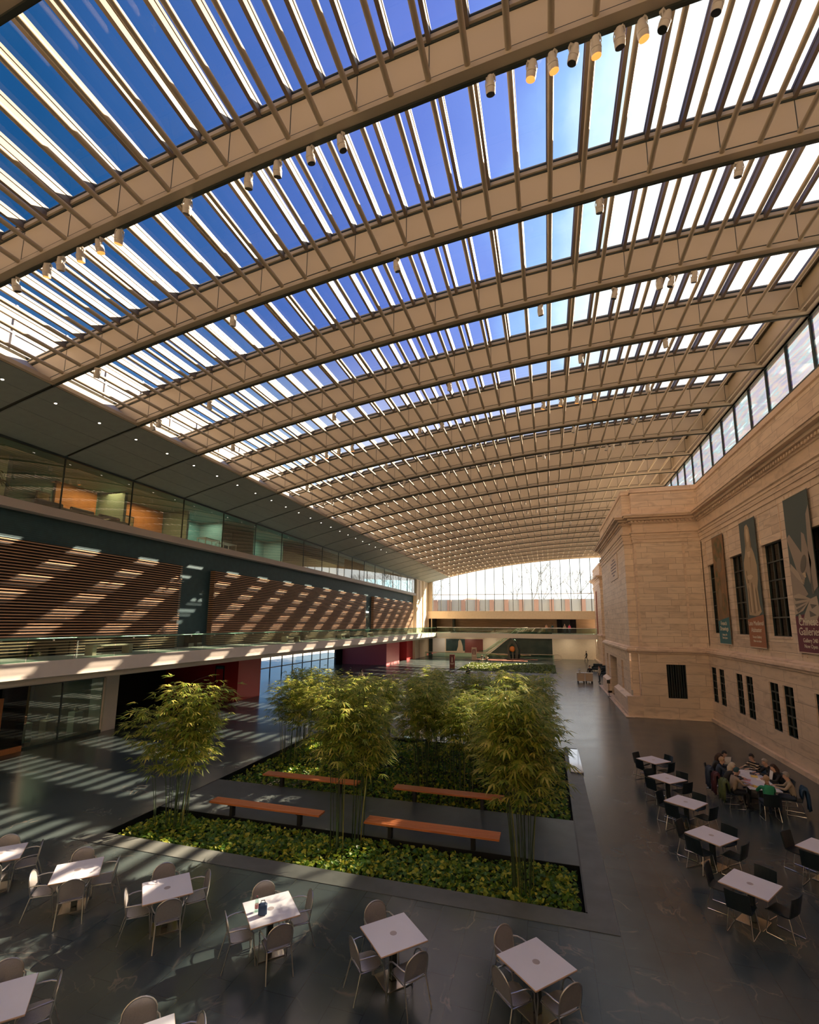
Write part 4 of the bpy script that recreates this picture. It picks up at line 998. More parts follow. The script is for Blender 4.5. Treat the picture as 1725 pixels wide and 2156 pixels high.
# ------------------------------------------------------------------ ground cover
def leaf_sheet(name, q, n, z0, z1, size, m_, seed, parent=None):
    r = np.random.default_rng(seed); x0, x1, y0, y1 = q; pad = .06
    cx = r.uniform(x0+pad, x1-pad, n); cy = r.uniform(y0+pad, y1-pad, n)
    bump = .5+.5*np.sin(cx*2.1+1.3*np.sin(cy*1.7))*np.cos(cy*2.6+cx*.7)
    cz = z0+(z1-z0)*(.35*bump+.65*r.random(n)**.6)
    s = size*(.6+.7*r.random(n)); yaw = r.uniform(0, 2*PI, n); tilt = r.normal(0, .55, n); roll = r.normal(0, .45, n)
    # heart shaped leaf, folded on the midrib: 7 points
    base = np.array([[0, 0, 0], [.38, .02, .10], [.5, .35, .12], [.0, 1.0, -.05], [-.5, .35, .12], [-.38, .02, .10], [0, .45, 0]])
    base[:, 1] -= .45
    P = base[None]*s[:, None, None]
    ca, sa = np.cos(roll), np.sin(roll); X, Y, Z = P[..., 0], P[..., 1], P[..., 2]
    X, Z = X*ca[:, None]+Z*sa[:, None], -X*sa[:, None]+Z*ca[:, None]
    ca, sa = np.cos(tilt), np.sin(tilt); Y, Z = Y*ca[:, None]-Z*sa[:, None], Y*sa[:, None]+Z*ca[:, None]
    ca, sa = np.cos(yaw), np.sin(yaw); X, Y = X*ca[:, None]-Y*sa[:, None], X*sa[:, None]+Y*ca[:, None]
    V = np.stack([X+cx[:, None], Y+cy[:, None], Z+cz[:, None]], -1).reshape(-1, 3)
    F = np.array([[0, 1, 2, 6], [6, 2, 3, 3], [6, 3, 4, 4], [0, 6, 4, 5]]); faces = []
    for i in range(n):
        o = i*7; faces += [(o, o+1, o+2, o+6), (o+6, o+2, o+3), (o+6, o+3, o+4), (o, o+6, o+4, o+5)]
    me = bpy.data.meshes.new(name); me.from_pydata(V.tolist(), [], faces); me.materials.append(m_)
    ob = bpy.data.objects.new(name, me); col.objects.link(ob); ob.parent = parent; return ob
o = leaf_sheet('ivy_groundcover', (FB[0]+.25, FB[1]-.06, FB[2], FB[3]-.1), 8200, -.26, .07, .115, M['ivy'], 1)
tag(o, 'yellow green ivy leaves filling the front planting bed', 'ground cover', kind='stuff')
o = leaf_sheet('ivy_groundcover', (BB[0]+.2, BB[1]-.05, BB[2], BB[3]-.05), 17000, -.28, .05, .12, M['ivy'], 2)
tag(o, 'dark green ivy leaves filling the large back planting bed', 'ground cover', kind='stuff')
o = leaf_sheet('grass_groundcover', GBD, 9000, -.16, .12, .22, M['grassleaf'], 3)
tag(o, 'sunlit low planting in the far bed by the sculpture', 'ground cover', kind='stuff')

# ------------------------------------------------------------------ bamboo
def fan(V, F, p, d, L, r, n=6):
    # a fan of slender leaves at p drooping along d
    d = d.normalized(); side = d.cross(Vector((0, 0, 1)))
    if side.length < .05: side = Vector((1, 0, 0))
    side.normalize(); up = side.cross(d)
    for k in range(n):
        a = (k/(n-1)-.5)*2.3+r.uniform(-.12, .12); l = L*(1-.35*abs(a)/1.2)*r.uniform(.85, 1.1); w = l*.085
        t = (d*math.cos(a)+side*math.sin(a)+up*r.uniform(-.15, .15)).normalized(); nn = t.cross(up).normalized()
        i = len(V); m1 = p+t*l*.4+up*l*.03; e = p+t*l-Vector((0, 0, l*.22))
        V += [p, m1+nn*w, e, m1-nn*w]; F.append((i, i+1, i+2, i+3))
def clump_meshes(seed, nc, h, spread, nfan, low=.45, lean=.28, L=.36):
    r = random.Random(seed); culms = []; V, F = [], []
    for k in range(nc):
        a = r.uniform(0, 2*PI); R_ = spread*math.sqrt(r.random()); p = Vector((R_*math.cos(a)*1.25, R_*math.sin(a)*.7, -.34))
        hh = h*r.uniform(.74, 1.04); ln = Vector((math.cos(a), math.sin(a), 0))*lean*r.uniform(.3, 1.3)+Vector((r.uniform(-.08, .08), r.uniform(-.08, .08), 0))
        pts = [p+ln*hh*.34*(s**1.9)+Vector((0, 0, (hh+.34)*s-(.25*s**4)*abs(lean))) for s in [i/7 for i in range(8)]]
        b = MB(); r0 = r.uniform(.012, .02); b.tube(pts, [r0*(1-.72*i/7) for i in range(8)], 5, False)
        n_here = max(3, int(nfan/nc))
        for j in range(n_here):
            s = low+(1-low)*r.random()**.8; i = min(6, int(s*7)); f = s*7-i; q = pts[i].lerp(pts[i+1], f)
            an = r.uniform(0, 2*PI); bl = r.uniform(.08, .85)*(1.15-.4*s)
            dd = Vector((math.cos(an), math.sin(an), r.uniform(-.1, .55))); e = q+dd*bl
            if j % 3 == 0: b.tube([q, q.lerp(e, .5)+Vector((0, 0, .03)), e], .004, 3, False)
            fan(V, F, e, dd+Vector((0, 0, r.uniform(-.6, .1))), L*r.uniform(.75, 1.15), r, r.choice((5, 6, 7)))
        fan(V, F, pts[-1], Vector((r.uniform(-1, 1), r.uniform(-1, 1), .3)), L, r, 7)
        culms.append(b.data('culm', M['culm2'] if k % 11 == 3 else M['culm'], False))
    me = bpy.data.meshes.new('foliage'); me.from_pydata([tuple(v) for v in V], [], F); me.materials.append(M['bamleaf'])
    return culms, me
def clump(x, y, rz, meshes, label, s=1., group='bamboo clumps in the planting beds'):
    t = thing('bamboo_clump', label, 'bamboo', (x, y, 0), rz, group)
    culms, fo = meshes
    for c in culms: link('culm', c, t)
    f = link('foliage', fo, t); f['kind'] = 'stuff'; t.scale = (s, s, s)
    return t
cm = [clump_meshes(1, 16, 4.35, .45, 1150, low=.5, lean=.55), clump_meshes(2, 15, 4.3, .45, 900, low=.6, lean=.34),
      clump_meshes(3, 17, 4.6, .4, 1200, low=.56, lean=.36), clump_meshes(4, 13, 4.1, .55, 850, low=.6, lean=.36), clump_meshes(5, 18, 4.4, .6, 1150, low=.6, lean=.36)]
clump(-11.35, 12.75, 0, cm[0], 'lone bamboo clump at the left end of the front ivy bed', 1.0)
clump(-5.75, 13.35, 1.0, cm[1], 'bamboo clump between the two front orange benches', 1.02)
clump(-.72, 12.5, 2.0, cm[2], 'bamboo clump at the right end of the front ivy bed', 1.03)
backc = [(-11.4, 19.7, 1), (-12.1, 22.6, 4), (-9.6, 19.4, 3), (-9.9, 22.3, 0), (-6.9, 17.5, 1), (-7.6, 20.2, 4), (-8.3, 24.3, 3), (-5.4, 21.9, 4), (-5.9, 24.4, 1), (-3.9, 19.5, 3), (-3.05, 17.45, 1), (-3.2, 22.7, 4), (-2.9, 24.8, 0), (-.85, 17.6, 4), (-1.0, 20.6, 2), (-.7, 23.6, 4), (-11.6, 24.7, 3), (-4.75, 18.3, 1), (-2.0, 18.9, 3)]
places = ['beside its left edge, front', 'by its left edge, middle', 'behind the left rear bench', 'in its middle left', 'at the inner end of the left rear bench', 'in its centre front', 'along its rear rim, left part', 'in the middle of the bed', 'along its rear rim, centre', 'behind the right rear bench', 'just before the right rear bench middle', 'right of the bed centre', 'along its rear rim, right part', 'at its front right corner', 'by its right edge, middle', 'by its right edge beside the polished slab', 'at its rear left corner', 'between the two rear benches', 'two paces behind the right rear bench end']
for k, (x, y, m_) in enumerate(backc):
    clump(x, y, k*1.37, cm[m_], 'bamboo clump in the back bed, %s' % places[k], .84+.09*((k*37) % 10)/10)

# ------------------------------------------------------------------ people
def person_mesh(pose, seed=0, skirt=False):
    r = random.Random(seed); V, E, R_, TG = [], [], [], []
    def add(p, rad, par, tg):
        V.append(p); R_.append(rad if isinstance(rad, tuple) else (rad, rad)); TG.append(tg)
        if par is not None: E.append((par, len(V)-1))
        return len(V)-1
    S = pose == 'sit'; W = pose == 'walk'
    if not S:
        pel = add((0, 0, .95), (.145, .11), None, 'leg'); sp = add((0, .005, 1.12), (.13, .1), pel, 'top'); ch = add((0, .0, 1.32), (.155, .11), sp, 'top'); nb = add((0, 0, 1.46), .075, ch, 'top')
        nk = add((0, .015, 1.52), .052, nb, 'skin'); hd = add((0, .035, 1.60), (.075, .09), nk, 'skin'); tp = add((0, .02, 1.68), (.07, .085), hd, 'skin'); add((0, .125, 1.60), .014, hd, 'skin')
        sh = [(s*.17, 0, 1.41) for s in (-1, 1)]; el = [(s*.235, -.04+.12*W*s, 1.13) for s in (-1, 1)]; wr = [(s*.235, .08+.2*W*s, .90) for s in (-1, 1)]
        hip = [(s*.085, 0, .9) for s in (-1, 1)]; kn = [(s*.1, .03-.14*W*s+.06*W, .50) for s in (-1, 1)]; an = [(s*.1, -.01-.26*W*s, .09) for s in (-1, 1)]; to = [(s*.115, .15-.26*W*s, .035) for s in (-1, 1)]
        hd_dir = Vector((0, .15, -.85))
    else:
        ln = r.uniform(.06, .2); hx = r.uniform(-.04, .04)
        pel = add((0, -.03, .53), (.155, .13), None, 'leg'); sp = add((0, -.01+ln*.2, .70), (.135, .105), pel, 'top'); ch = add((hx*.3, ln*.7, .89), (.155, .11), sp, 'top'); nb = add((hx*.6, ln, 1.02), .075, ch, 'top')
        nk = add((hx, ln+.035, 1.075), .052, nb, 'skin'); hd = add((hx, ln+.075, 1.15), (.075, .09), nk, 'skin'); tp = add((hx, ln+.075, 1.23), (.07, .085), hd, 'skin'); add((hx, ln+.165, 1.135), .014, hd, 'skin')
        sh = [(s*.17, ln*.85, .97) for s in (-1, 1)]; el = [(s*.25, ln+.13, .79) for s in (-1, 1)]; wr = [(s*r.uniform(.08, .2), ln+.34, .80) for s in (-1, 1)]
        hip = [(s*.09, 0, .50) for s in (-1, 1)]; kn = [(s*.13, .40, .50) for s in (-1, 1)]; an = [(s*.13, .38, .09) for s in (-1, 1)]; to = [(s*.14, .53, .035) for s in (-1, 1)]
        hd_dir = Vector((0, .9, -.15))
    for i, s in enumerate((-1, 1)):
        a = add(sh[i], .062, ch, 'top'); b_ = add(el[i], .045, a, 'top'); c = add(wr[i], .029, b_, 'top')
        d = (Vector(wr[i])-Vector(el[i])).normalized()*.5+hd_dir.normalized()*.5; d.normalize(); w = Vector(wr[i]); sd = Vector((1, 0, 0)) if S else Vector((0, 1, 0)); sd = (sd-d*sd.dot(d)).normalized()
        pm = add(tuple(w+d*.055), (.034, .02), c, 'skin')
        for q in range(4):
            o_ = sd*(q-1.5)*.019; l = (.065, .075, .07, .055)[q]; dn = Vector((0, 0, -.02)) if S else Vector((0, .015, 0))
            f1 = add(tuple(w+d*.095+o_), .0095, pm, 'skin'); f2 = add(tuple(w+d*(.095+l*.55)+o_*1.1+dn*.4), .0085, f1, 'skin'); add(tuple(w+d*(.095+l)+o_*1.1+dn*1.2), .007, f2, 'skin')
        th = add(tuple(w+d*.045-sd*s*.035), .0105, pm, 'skin'); add(tuple(w+d*.085-sd*s*.05), .008, th, 'skin')
        a = add(hip[i], (.092, .09), pel, 'leg'); b_ = add(kn[i], .06, a, 'leg'); c = add(an[i], .042, b_, 'leg'); add(to[i], .036, c, 'shoe')
    me = bpy.data.meshes.new('person_body'); me.from_pydata(V, E, []); o = bpy.data.objects.new('tmp', me); col.objects.link(o)
    sk = o.modifiers.new('s', 'SKIN'); sk.use_smooth_shade = True
    for i, d in enumerate(me.skin_vertices[0].data): d.radius = R_[i]; d.use_root = (i == 0); d.use_loose = False
    ss = o.modifiers.new('u', 'SUBSURF'); ss.levels = 1; ss.render_levels = 1
    bpy.context.view_layer.update()
    nm = bpy.data.meshes.new_from_object(o.evaluated_get(bpy.context.evaluated_depsgraph_get())); bpy.data.objects.remove(o)
    for k in range(4): nm.materials.append(M['paper'])
    VV = np.array(V); idx = {'top': 0, 'skin': 1, 'leg': 2, 'shoe': 3}
    ea = np.array([VV[a] for a, b_ in E]); eb = np.array([VV[b_] for a, b_ in E]); tg = [idx[TG[b_]] for a, b_ in E]
    # child end's tag colours the segment near it; wrist segment stays sleeve
    for p in nm.polygons:
        c = np.array(p.center); ab = eb-ea; t = np.clip(((c-ea)*ab).sum(1)/np.maximum((ab*ab).sum(1), 1e-9), 0, 1); dd = np.linalg.norm(c-(ea+ab*t[:, None]), axis=1); j = int(dd.argmin())
        p.material_index = tg[j] if t[j] > .35 or TG[E[j][0]] == TG[E[j][1]] else idx[TG[E[j][0]]]
        p.use_smooth = True
    head = (V[hd], V[tp])
    return nm, head
PM = {('sit', s): person_mesh('sit', s) for s in range(4)}; PM[('stand', 0)] = person_mesh('stand'); PM[('walk', 0)] = person_mesh('walk')
def cm_(n, c, r=.7):
    k = 'cloth_'+n
    if k not in M: M[k] = mat(k, c, r, noise=.08, nscale=8)
    return M[k]
SKIN = mat('skin', (.56, .34, .25), .5)
def person(x, y, rz, pose, top, legs, hair, label, long=False, grp=None, z=0, acc=None):
    me, (hd, tp) = PM[pose]; t = thing('person', label, 'person', (x, y, z), rz, grp)
    o = link('body', me, t)
    for i, m_ in enumerate((top, SKIN, legs, M['bmetal'])):
        o.material_slots[i].link = 'OBJECT'; o.material_slots[i].material = m_
    c = (Vector(hd)+Vector(tp))/2; b = MB()
    n, mlev = 14, 8; vs = []; fs = []
    for j in range(mlev+1):
        ph = j/mlev*PI*(.62 if not long else .66)
        for k in range(n):
            a = 2*PI*k/n; front = math.sin(a) > .1
            drop = ph*(.62 if front else 1.0)
            rr = .097*math.sin(drop)*(1+.04*math.sin(5*a+j)); vs.append((c.x+rr*math.cos(a)*.93, c.y-.012+rr*math.sin(a)*1.08, c.z+.02+.115*math.cos(drop)))
        if j: fs += [((j-1)*n+k, (j-1)*n+(k+1) % n, j*n+(k+1) % n, j*n+k) for k in range(n)]
    b.mesh(vs, fs)
    if long:
        b.tube([(c.x, c.y-.06, c.z+.03), (c.x, c.y-.105, c.z-.07), (c.x, c.y-.12, c.z-.2), (c.x, c.y-.1, c.z-.28)], [.07, .085, .075, .03], 10)
    b.build('hair', hair, t, smooth=True)
    for s in (-1, 1):
        b = MB(); b.lathe([(.002, -.011), (.009, -.006), (.011, 0), (.009, .006), (.002, .011)], (hd[0]+s*.032, hd[1]+.082, hd[2]+.028), 8); b.build('eye', M['black'], t, smooth=True)
    b = MB(); b.tube([(hd[0]-.025, hd[1]+.088, hd[2]-.035), (hd[0], hd[1]+.094, hd[2]-.037), (hd[0]+.025, hd[1]+.088, hd[2]-.035)], .005, 5); b.build('mouth', cm_('lip', (.35, .12, .1)), t)
    for s in (-1, 1):
        b = MB(); b.lathe([(.004, -.012), (.022, -.006), (.024, 0), (.018, .008)], (hd[0]+s*.083, hd[1]+.0, hd[2]+.012), 8, 'x'); b.build('ear', SKIN, t, smooth=True)
    return t
# the meeting table by the marble wall
t = thing('meeting_table', 'long white table crowded with papers beside the marble wall', 'table', (6.93, 20.55, 0), -.04)
b = MB(); b.bbox(-.47, .47, -1.2, 1.2, .715, .745, .006); b.build('tabletop', M['tabletop'], t)
for s in (-1, 1):
    b = MB(); b.bbox(-.06, .06, s*.6-.06, s*.6+.06, .02, .715); b.build('column', M['tablecol'], t)
    b = MB(); b.bbox(-.3, .3, s*.6-.3, s*.6+.3, 0, .022, .006); b.build('base_plate', M['tablecol'], t)
dk = cm_('black', (.012, .013, .016)); navy = cm_('navy', (.02, .035, .065)); tan = cm_('tan', (.33, .25, .19)); green = cm_('green', (.02, .25, .13)); cream_ = cm_('cream', (.5, .42, .32)); grey = cm_('grey', (.10, .11, .12)); jeans = cm_('jeans', (.04, .06, .10)); beige = cm_('beige', (.4, .33, .25)); olive = cm_('olive', (.09, .12, .045))
hb = cm_('hair_black', (.012, .01, .01)); hbr = cm_('hair_brown', (.05, .025, .018)); hbl = cm_('hair_blond', (.45, .30, .18)); hg = cm_('hair_grey', (.36, .32, .28)); hwh = cm_('hair_pale', (.55, .48, .40)); hbeanie = cm_('knit_teal', (.02, .07, .085))
def stripes():
    m, nt, b = new_mat('striped_jumper'); tc = N(nt, 'ShaderNodeTexCoord'); w = N(nt, 'ShaderNodeTexWave', Scale=3.2); w.bands_direction = 'Z'; nt.links.new(tc.outputs['Object'], w.inputs['Vector'])
    r = ramp(nt, [(.0, (.012, .012, .015)), (.62, (.012, .012, .015)), (.66, (.6, .48, .36)), (1, (.6, .48, .36))]); nt.links.new(w.outputs['Fac'], r.inputs['Fac']); nt.links.new(r.outputs[0], b.inputs['Base Color']); b.inputs['Roughness'].default_value = .8; return m
strp = stripes()
G_ = 'people seated round the paper covered table'
seats = [  # x, y, facing angle (0 = +Y), mesh, top, legs, hair, long, label
 (6.02, 21.75, -PI/2-.35, 0, dk, jeans, hbr, True, 'person with long brown hair at the far left corner of the meeting table'),
 (6.0, 21.1, -PI/2-.1, 1, navy, dk, hbl, False, 'person with short blond hair and navy top at the left of the meeting table'),
 (6.0, 20.4, -PI/2, 2, dk, beige, hwh, True, 'person with long pale hair in black on the left of the meeting table'),
 (6.02, 19.7, -PI/2+.12, 3, tan, dk, hbeanie, False, 'person in tan jacket and dark knit hat leaning over the table papers'),
 (6.55, 22.25, PI+.2, 1, grey, jeans, hb, True, 'person with dark long hair in grey coat reading a white sheet at table end'),
 (7.55, 22.0, PI/2+.45, 3, strp, dk, hb, False, 'person in black and cream striped jumper writing at the far right corner'),
 (7.85, 21.3, PI/2+.1, 0, dk, grey, hg, False, 'grey haired person in black top with orange scarf on the wall side'),
 (7.86, 20.55, PI/2, 2, dk, jeans, hbr, True, 'person with long brown hair in black holding a white card, wall side'),
 (6.75, 18.85, -.05, 1, green, jeans, hbl, False, 'person in bright green jumper with back to the camera'),
 (7.75, 19.6, PI/2-.3, 3, beige, navy, hg, False, 'grey haired person in beige sleeves with a navy coat over the chair'),
]
for k, (x, y, rz, s, top, legs, hair, lg, lb) in enumerate(seats):
    person(x, y, rz, ('sit', s), top, legs, hair, lb, lg, G_)
    c = place(black, x, y, rz, 'black chair under the ' + lb.split(' at the ')[0].split(' on the ')[0].split(' leaning')[0].split(' reading')[0].split(' writing')[0].split(' with back')[0].split(' with a navy')[0].split(' holding')[0], 'black chairs at the meeting table', 'b')
# papers and things on the meeting table
rp = random.Random(5)
pcol = [M['paper'], cm_('paper_yellow', (.75, .5, .08)), M['paper'], cm_('paper_lilac', (.5, .45, .7)), M['paper'], cm_('paper_pink', (.6, .3, .32)), M['paper'], M['paper'], cm_('paper_yellow2', (.8, .6, .15)), M['paper'], cm_('folder_dark', (.05, .06, .09)), M['paper'], M['paper']]
nmz = ['white', 'yellow', 'white', 'lilac', 'white', 'pink', 'white', 'white', 'yellow', 'white', 'dark', 'white', 'white']
for k in range(13):
    x = 6.93+(-.3 if k % 2 else .22)+rp.uniform(-.06, .06); y = 19.5+k*.175
    b = MB(); a = rp.uniform(-.5, .5); w, h = .105, .148; pts = [(sx_*w*math.cos(a)-sy*h*math.sin(a), sx_*w*math.sin(a)+sy*h*math.cos(a), 0) for sx_, sy in ((-1, -1), (1, -1), (1, 1), (-1, 1))]
    b.prism(pts, (0, 0, .004)); o = b.build('paper_sheet', pcol[k], loc=(x, y, .7455+.0008*k))
    tag(o, '%s sheet lying on the meeting table, %s from its near end, %s half' % (nmz[k], ORD[k], 'left' if k % 2 else 'right'), 'paper', 'papers spread on the meeting table')
for (x, y, z, rz, tilt, lb) in [(6.6, 21.95, .98, .2, .9, 'white sheet held up by the person in grey coat'), (7.5, 20.55, .93, PI/2, .8, 'white card held by the person in black on the wall side')]:
    b = MB(); b.box(-.12, .12, -.003, .003, -.16, .16); o = b.build('paper_sheet', M['paper'], loc=(x, y, z)); o.rotation_euler = (tilt-.6, 0, rz); tag(o, lb, 'paper')
def drape(x, y, rz, m_, label, w=.19):
    b = MB(); n = 8; rows = []
    prof = [(-.04, .62), (-.05, .76), (-.06, .86), (-.1, .91), (-.16, .87), (-.2, .68), (-.23, .45), (-.22, .24)]
    vs = []
    for j, (yy_, z) in enumerate(prof):
        for k in range(n+1):
            u = -w+2*w*k/n; vs.append((u*(1+.06*math.sin(j)), -.17+yy_*.62+.03*math.sin(k*1.9+j), z*.97+.02*math.cos(k*2.2)-(.05 if abs(u) > w*.8 else 0)))
    fs = [(j*(n+1)+k, j*(n+1)+k+1, (j+1)*(n+1)+k+1, (j+1)*(n+1)+k) for j in range(len(prof)-1) for k in range(n)]
    b.mesh(vs, fs); o = b.build('draped_coat', m_, smooth=True, loc=(x, y, 0)); o.rotation_euler = (0, 0, rz)
    md = o.modifiers.new('thick', 'SOLIDIFY'); md.thickness = .06; md.offset = 1
    return tag(o, label, 'coat')
drape(7.79, 19.58, PI/2-.3, cm_('navycoat', (.02, .06, .13), .5), 'navy blue quilted coat hung over the nearest wall side chair')
drape(5.97, 19.68, -PI/2+.12, olive, 'olive green coat hung over the chair of the tan jacket person')
drape(5.95, 20.4, -PI/2, cm_('maroon', (.07, .015, .02)), 'maroon coat hung over the pale haired person\'s chair')
drape(5.97, 21.1, -PI/2-.1, navy, 'dark navy coat hung over the blond person\'s chair', .26)
# standing people
person(5.3, 56.2, PI/2+.3, ('stand', 0), cream_, navy, hbr, 'person in cream jumper and navy trousers standing by the pavilion', False)
person(4.3, 56.1, PI, ('stand', 0), dk, dk, hb, 'person in black standing behind the pale carts', False)
person(6.25, 86.9, PI/2, ('walk', 0), dk, dk, hb, 'person in black walking at the far end of the hall', False)
person(2.95, 88.6, PI, ('stand', 0), tan, jeans, hbl, 'person in tan on the far balcony before the dark doorway', False, z=BZ)
person(3.75, 88.4, PI+.4, ('stand', 0), cm_('pink', (.7, .08, .2)), jeans, hbr, 'person in pink on the far balcony before the dark doorway', True, z=BZ)
person(-.2, 88.4, PI-.4, ('stand', 0), cm_('peach', (.6, .32, .2)), grey, hbr, 'person in orange top leaning on the far balcony rail', False, z=BZ)
person(.9, 93.8, PI, ('stand', 0), cm_('teal', (.03, .12, .13)), dk, hb, 'person in teal standing in the far gallery recess', False, z=BZ)
person(-10.4, 77.6, PI, ('sit', 1), dk, cream_, hb, 'person in black seated on the terracotta bench by the far bed', False)
person(-9.7, 77.6, PI+.3, ('sit', 2), cream_, dk, hbr, 'person in cream seated on the terracotta bench by the far bed', True)
for k, (x, y, rz, top, lb) in enumerate([(-19.2, 44.5, .6, dk, 'person in black standing on the left floor behind the bamboo'), (-17.9, 44.2, -.4, cream_, 'person in cream standing on the left floor behind the bamboo'), (-8.2, 50, .3, dk, 'person in black walking beyond the bamboo tops')]):
    person(x, y, rz, ('walk', 0), top, jeans, hb, lb, k == 1)
# ------------------------------------------------------------------ spotlights on the beam tracks
SP = {8.6: [(-14.6, 0), (-13.42, 1), (-12.91, 0), (-12.2, 1), (-11.53, 1), (-10.85, 1), (-8.63, 0), (-6.81, 0), (-5.99, 0), (-5.1, 0), (-4.29, 0), (-0.78, 0), (0.09, 1), (0.51, 1), (0.94, 0), (1.36, 1), (1.81, 0), (2.23, 1), (2.65, 0), (3.57, 0)], 12.6: [(-16.23, 0), (-10.22, 0), (-4.21, 0), (1.83, 0), (5.27, 0)], 16.6: [(-17.57, 0), (-17.2, 0), (-14.43, 0), (0.15, 0), (2.75, 0), (4.19, 0), (4.58, 0), (5.29, 0)], 20.6: [(-16.15, 0), (-10.16, 0), (-4.12, 0), (1.84, 0), (5.26, 0)], 24.6: [(-13.4, 1), (-12.55, 1), (-11.73, 1), (-10.87, 1), (-6.66, 0), (-5.35, 0), (0.21, 1), (1.11, 1), (1.92, 1), (2.81, 1), (5.31, 0)], 28.6: [(-16.01, 0), (-10.1, 0), (-4.1, 0), (1.96, 0), (5.29, 0)], 32.6: [(-16.73, 0), (-15.98, 0), (-14.26, 0), (-13.46, 0), (-10.04, 0), (-6.67, 0), (-3.36, 0), (0.15, 0), (2.75, 0), (4.27, 0), (4.63, 0), (5.31, 0)], 36.6: [(-15.96, 0), (-12.85, 0), (-10.09, 0)], 40.6: [(-4.51, 0), (0.21, 0), (1.15, 1)], 44.6: [(-3.51, 0), (-1.67, 0), (0.22, 0), (1.17, 0)], 48.6: [(-3.46, 0), (-1.61, 0), (-0.7, 0), (0.25, 0), (1.18, 0)], 52.6: [(-4.41, 0), (1.19, 0)], 56.6: [(0.43, 0), (2.32, 0), (3.01, 0), (5.83, 0)], 60.6: [(2.16, 0), (5.76, 0)]}
def make_spot(lit):
    t = thing('track_spotlight', 'x', 'spotlight')
    b = MB(); b.box(-.07, .07, -.02, .05, -.09, -.04); b.build('track_adapter', M['lampwhite'], t)
    b = MB(); b.tube([(-.075, .0, -.06), (-.085, .0, -.13), (-.085, .0, -.2), (-.07, 0, -.215)], .008, 5); b.tube([(.075, .0, -.06), (.085, .0, -.13), (.085, .0, -.2), (.07, 0, -.215)], .008, 5); b.build('bracket', M['lampwhite'], t, smooth=True)
    h = empty('lamp_head', (0, 0, -.2)); h.parent = t; h.rotation_euler = (.35, .12, 0)
    b = MB(); b.lathe([(.02, .13), (.045, .12), (.062, .07), (.068, .0), (.082, -.005), (.084, -.05), (.078, -.055), (.08, -.06), (.08, -.10), (.073, -.14)], n=14); bd = b.build('housing', M['lampwhite'], h, smooth=True)
    b = MB(); b.lathe([(.067, -.143), (.055, -.144)], n=14)
    b.build('lens', M['lamplit'] if lit else M['lampblack'], h)
    if lit:
        b = MB(); b.lathe([(.0735, -.10), (.0735, -.15), (.069, -.15)], n=14); b.build('baffle', M['lampwarm'], h, smooth=True)
    return t
pr = {0: make_spot(0), 1: make_spot(1)}; usd = {0: 0, 1: 0}
rs = random.Random(21)
for bi, (y, lst) in enumerate(sorted(SP.items())):
    for k, (x, lit) in enumerate(lst):
        o = pr[lit] if not usd[lit] else copy_tree(pr[lit]); usd[lit] = 1
        o.location = (x, y-.035, zp(x)-.02); o.rotation_euler = (0, 0, rs.uniform(-.9, .9))
        s = 1.32; o.scale = (s, s, s)
        o['label'] = '%s spotlight, %s from the left under the %s roof beam from the camera' % ('glowing orange' if lit else 'white unlit', ORD[k], ORD[bi+1]); o['group'] = 'spotlights on roof beam tracks'
# small downlights in the grey soffit
b = MB(); b.lathe([(.06, 0), (.075, -.004), (.075, -.012), (.055, -.014)], n=12); r_me = b.data('trim_ring', M['lampwhite'], True)
b = MB(); b.lathe([(.052, -.014), (.05, -.016)], n=12); l_me = b.data('lens', M['dlight'])
for k in range(24):
    y = 9.4+2*k; t = thing('downlight', 'recessed downlight in the grey soffit, %s from the camera' % ORD[k], 'downlight', (-19.4, y, zp(-19.4)+.004), 0, 'downlights in the soffit')
    t.rotation_euler = (0, -.2, 0); link('trim_ring', r_me, t); link('lens', l_me, t)

# unseen lamps added to brighten the beige wall under the far balcony
for k in range(7):
    x = -19.5+k*4.6; t = thing('downlight', 'added round fill lamp under the far balcony, %s from the white corner wall' % ORD[k], 'downlight', (x, 88.6, 3.745), 0, 'added fill lamps under the far balcony')
    link('trim_ring', r_me, t); link('lens', l_me, t)
    l = bpy.data.lights.new('balcony_fill_light', 'AREA'); l.energy = 32; l.color = (1, .82, .6); l.size = .3
    o = bpy.data.objects.new('balcony_fill_light', l); col.objects.link(o); o.location = (x, 88.6, 3.70); o.rotation_euler = (.35, 0, 0)
# ------------------------------------------------------------------ daylight
SUN = Vector((1, 1.3, 1.06)).normalized()
sl = bpy.data.lights.new('sun', 'SUN'); sl.energy = 26; sl.color = (1, .75, .50); sl.angle = math.radians(.55)
so = bpy.data.objects.new('sun', sl); col.objects.link(so); so.rotation_euler = SUN.to_track_quat('Z', 'Y').to_euler(); so.location = (40, 50, 60)
w = bpy.data.worlds.new('sky'); sc.world = w; w.use_nodes = True; nt = w.node_tree; nt.nodes.clear(); L = nt.links.new
out = N(nt, 'ShaderNodeOutputWorld'); bg = N(nt, 'ShaderNodeBackground'); tc = N(nt, 'ShaderNodeTexCoord')
nrm = N(nt, 'ShaderNodeVectorMath', operation='NORMALIZE'); L(tc.outputs['Generated'], nrm.inputs[0])
dt = N(nt, 'ShaderNodeVectorMath', operation='DOT_PRODUCT'); L(nrm.outputs[0], dt.inputs[0]); dt.inputs[1].default_value = tuple(SUN)
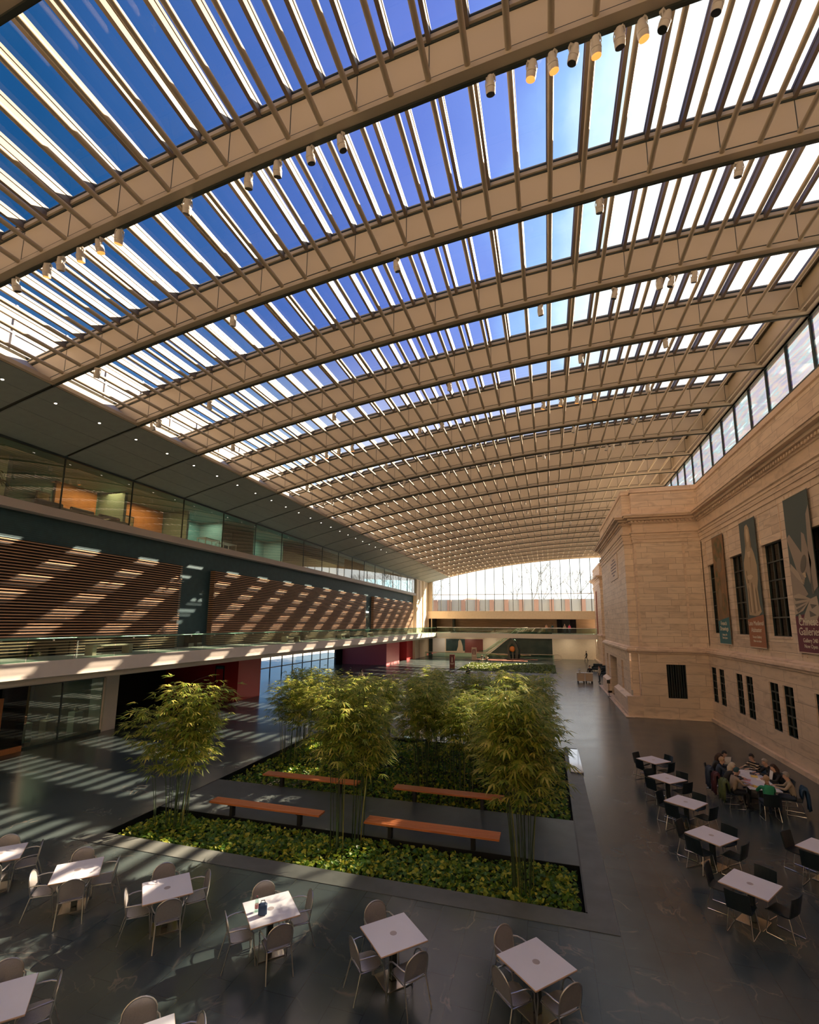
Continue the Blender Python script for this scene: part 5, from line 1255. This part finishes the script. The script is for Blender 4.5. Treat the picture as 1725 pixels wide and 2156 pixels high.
# cloudy edge to the sun's glare
nz = N(nt, 'ShaderNodeTexNoise', Scale=5.5, Detail=6.); L(nrm.outputs[0], nz.inputs['Vector'])
ns = N(nt, 'ShaderNodeMath', operation='MULTIPLY_ADD'); L(nz.outputs['Fac'], ns.inputs[0]); ns.inputs[1].default_value = .13; L(dt.outputs['Value'], ns.inputs[2])
SKY = [(0.0, (.004, .062, .17)), (.38, (.012, .085, .24)), (.52, (.040, .12, .35)), (.64, (.075, .155, .48)), (.76, (.14, .22, .66)), (.85, (.21, .33, .82)), (.897, (.36, .60, .98)), (.93, (.85, 1.08, 1.08)), (.955, (1.35, 1.35, 1.3)), (1.0, (2.4, 2.2, 2.0))]
mr = N(nt, 'ShaderNodeMapRange'); mr.inputs['From Min'].default_value = -.085; mr.inputs['From Max'].default_value = 1.05; L(ns.outputs[0], mr.inputs['Value'])
rp_ = ramp(nt, SKY); L(mr.outputs[0], rp_.inputs['Fac'])
sp_ = N(nt, 'ShaderNodeSeparateXYZ'); L(nrm.outputs[0], sp_.inputs[0])
# bright haze low over the horizon, strongest towards the sun
hz = N(nt, 'ShaderNodeMapRange'); hz.inputs['From Min'].default_value = .58; hz.inputs['From Max'].default_value = .08; hz.interpolation_type = 'SMOOTHSTEP'; L(sp_.outputs[2], hz.inputs['Value'])
hs = N(nt, 'ShaderNodeMapRange'); hs.inputs['From Min'].default_value = .35; hs.inputs['From Max'].default_value = .62; L(dt.outputs['Value'], hs.inputs['Value'])
hc = ramp(nt, [(0, (.20, .44, .80)), (.4, (.65, .95, 1.15)), (1, (1.7, 1.7, 1.62))]); L(hs.outputs[0], hc.inputs['Fac'])
mx = N(nt, 'ShaderNodeMix', data_type='RGBA'); L(hz.outputs[0], mx.inputs['Factor']); L(rp_.outputs['Color'], mx.inputs[6]); L(hc.outputs['Color'], mx.inputs[7])
# the ground half of the world stays dull
gd = N(nt, 'ShaderNodeMath', operation='GREATER_THAN'); L(sp_.outputs[2], gd.inputs[0]); gd.inputs[1].default_value = -.02
m2 = N(nt, 'ShaderNodeMix', data_type='RGBA'); L(gd.outputs[0], m2.inputs['Factor']); m2.inputs[6].default_value = (.15, .14, .13, 1); L(mx.outputs[2], m2.inputs[7])
L(m2.outputs[2], bg.inputs[0]); bg.inputs[1].default_value = .84; L(bg.outputs[0], out.inputs[0])
w.cycles.sampling_method = 'MANUAL'; w.cycles.sample_map_resolution = 512

vs_ = sc.view_settings; vs_.view_transform = 'Standard'; vs_.look = 'None'; vs_.gamma = 1; vs_.use_curve_mapping = False; vs_.exposure = 0.5
cy = sc.cycles; cy.max_bounces = 7; cy.diffuse_bounces = 4; cy.glossy_bounces = 3; cy.transmission_bounces = 3; cy.transparent_max_bounces = 12; cy.caustics_reflective = False; cy.caustics_refractive = False; cy.sample_clamp_indirect = 4; cy.use_denoising = True
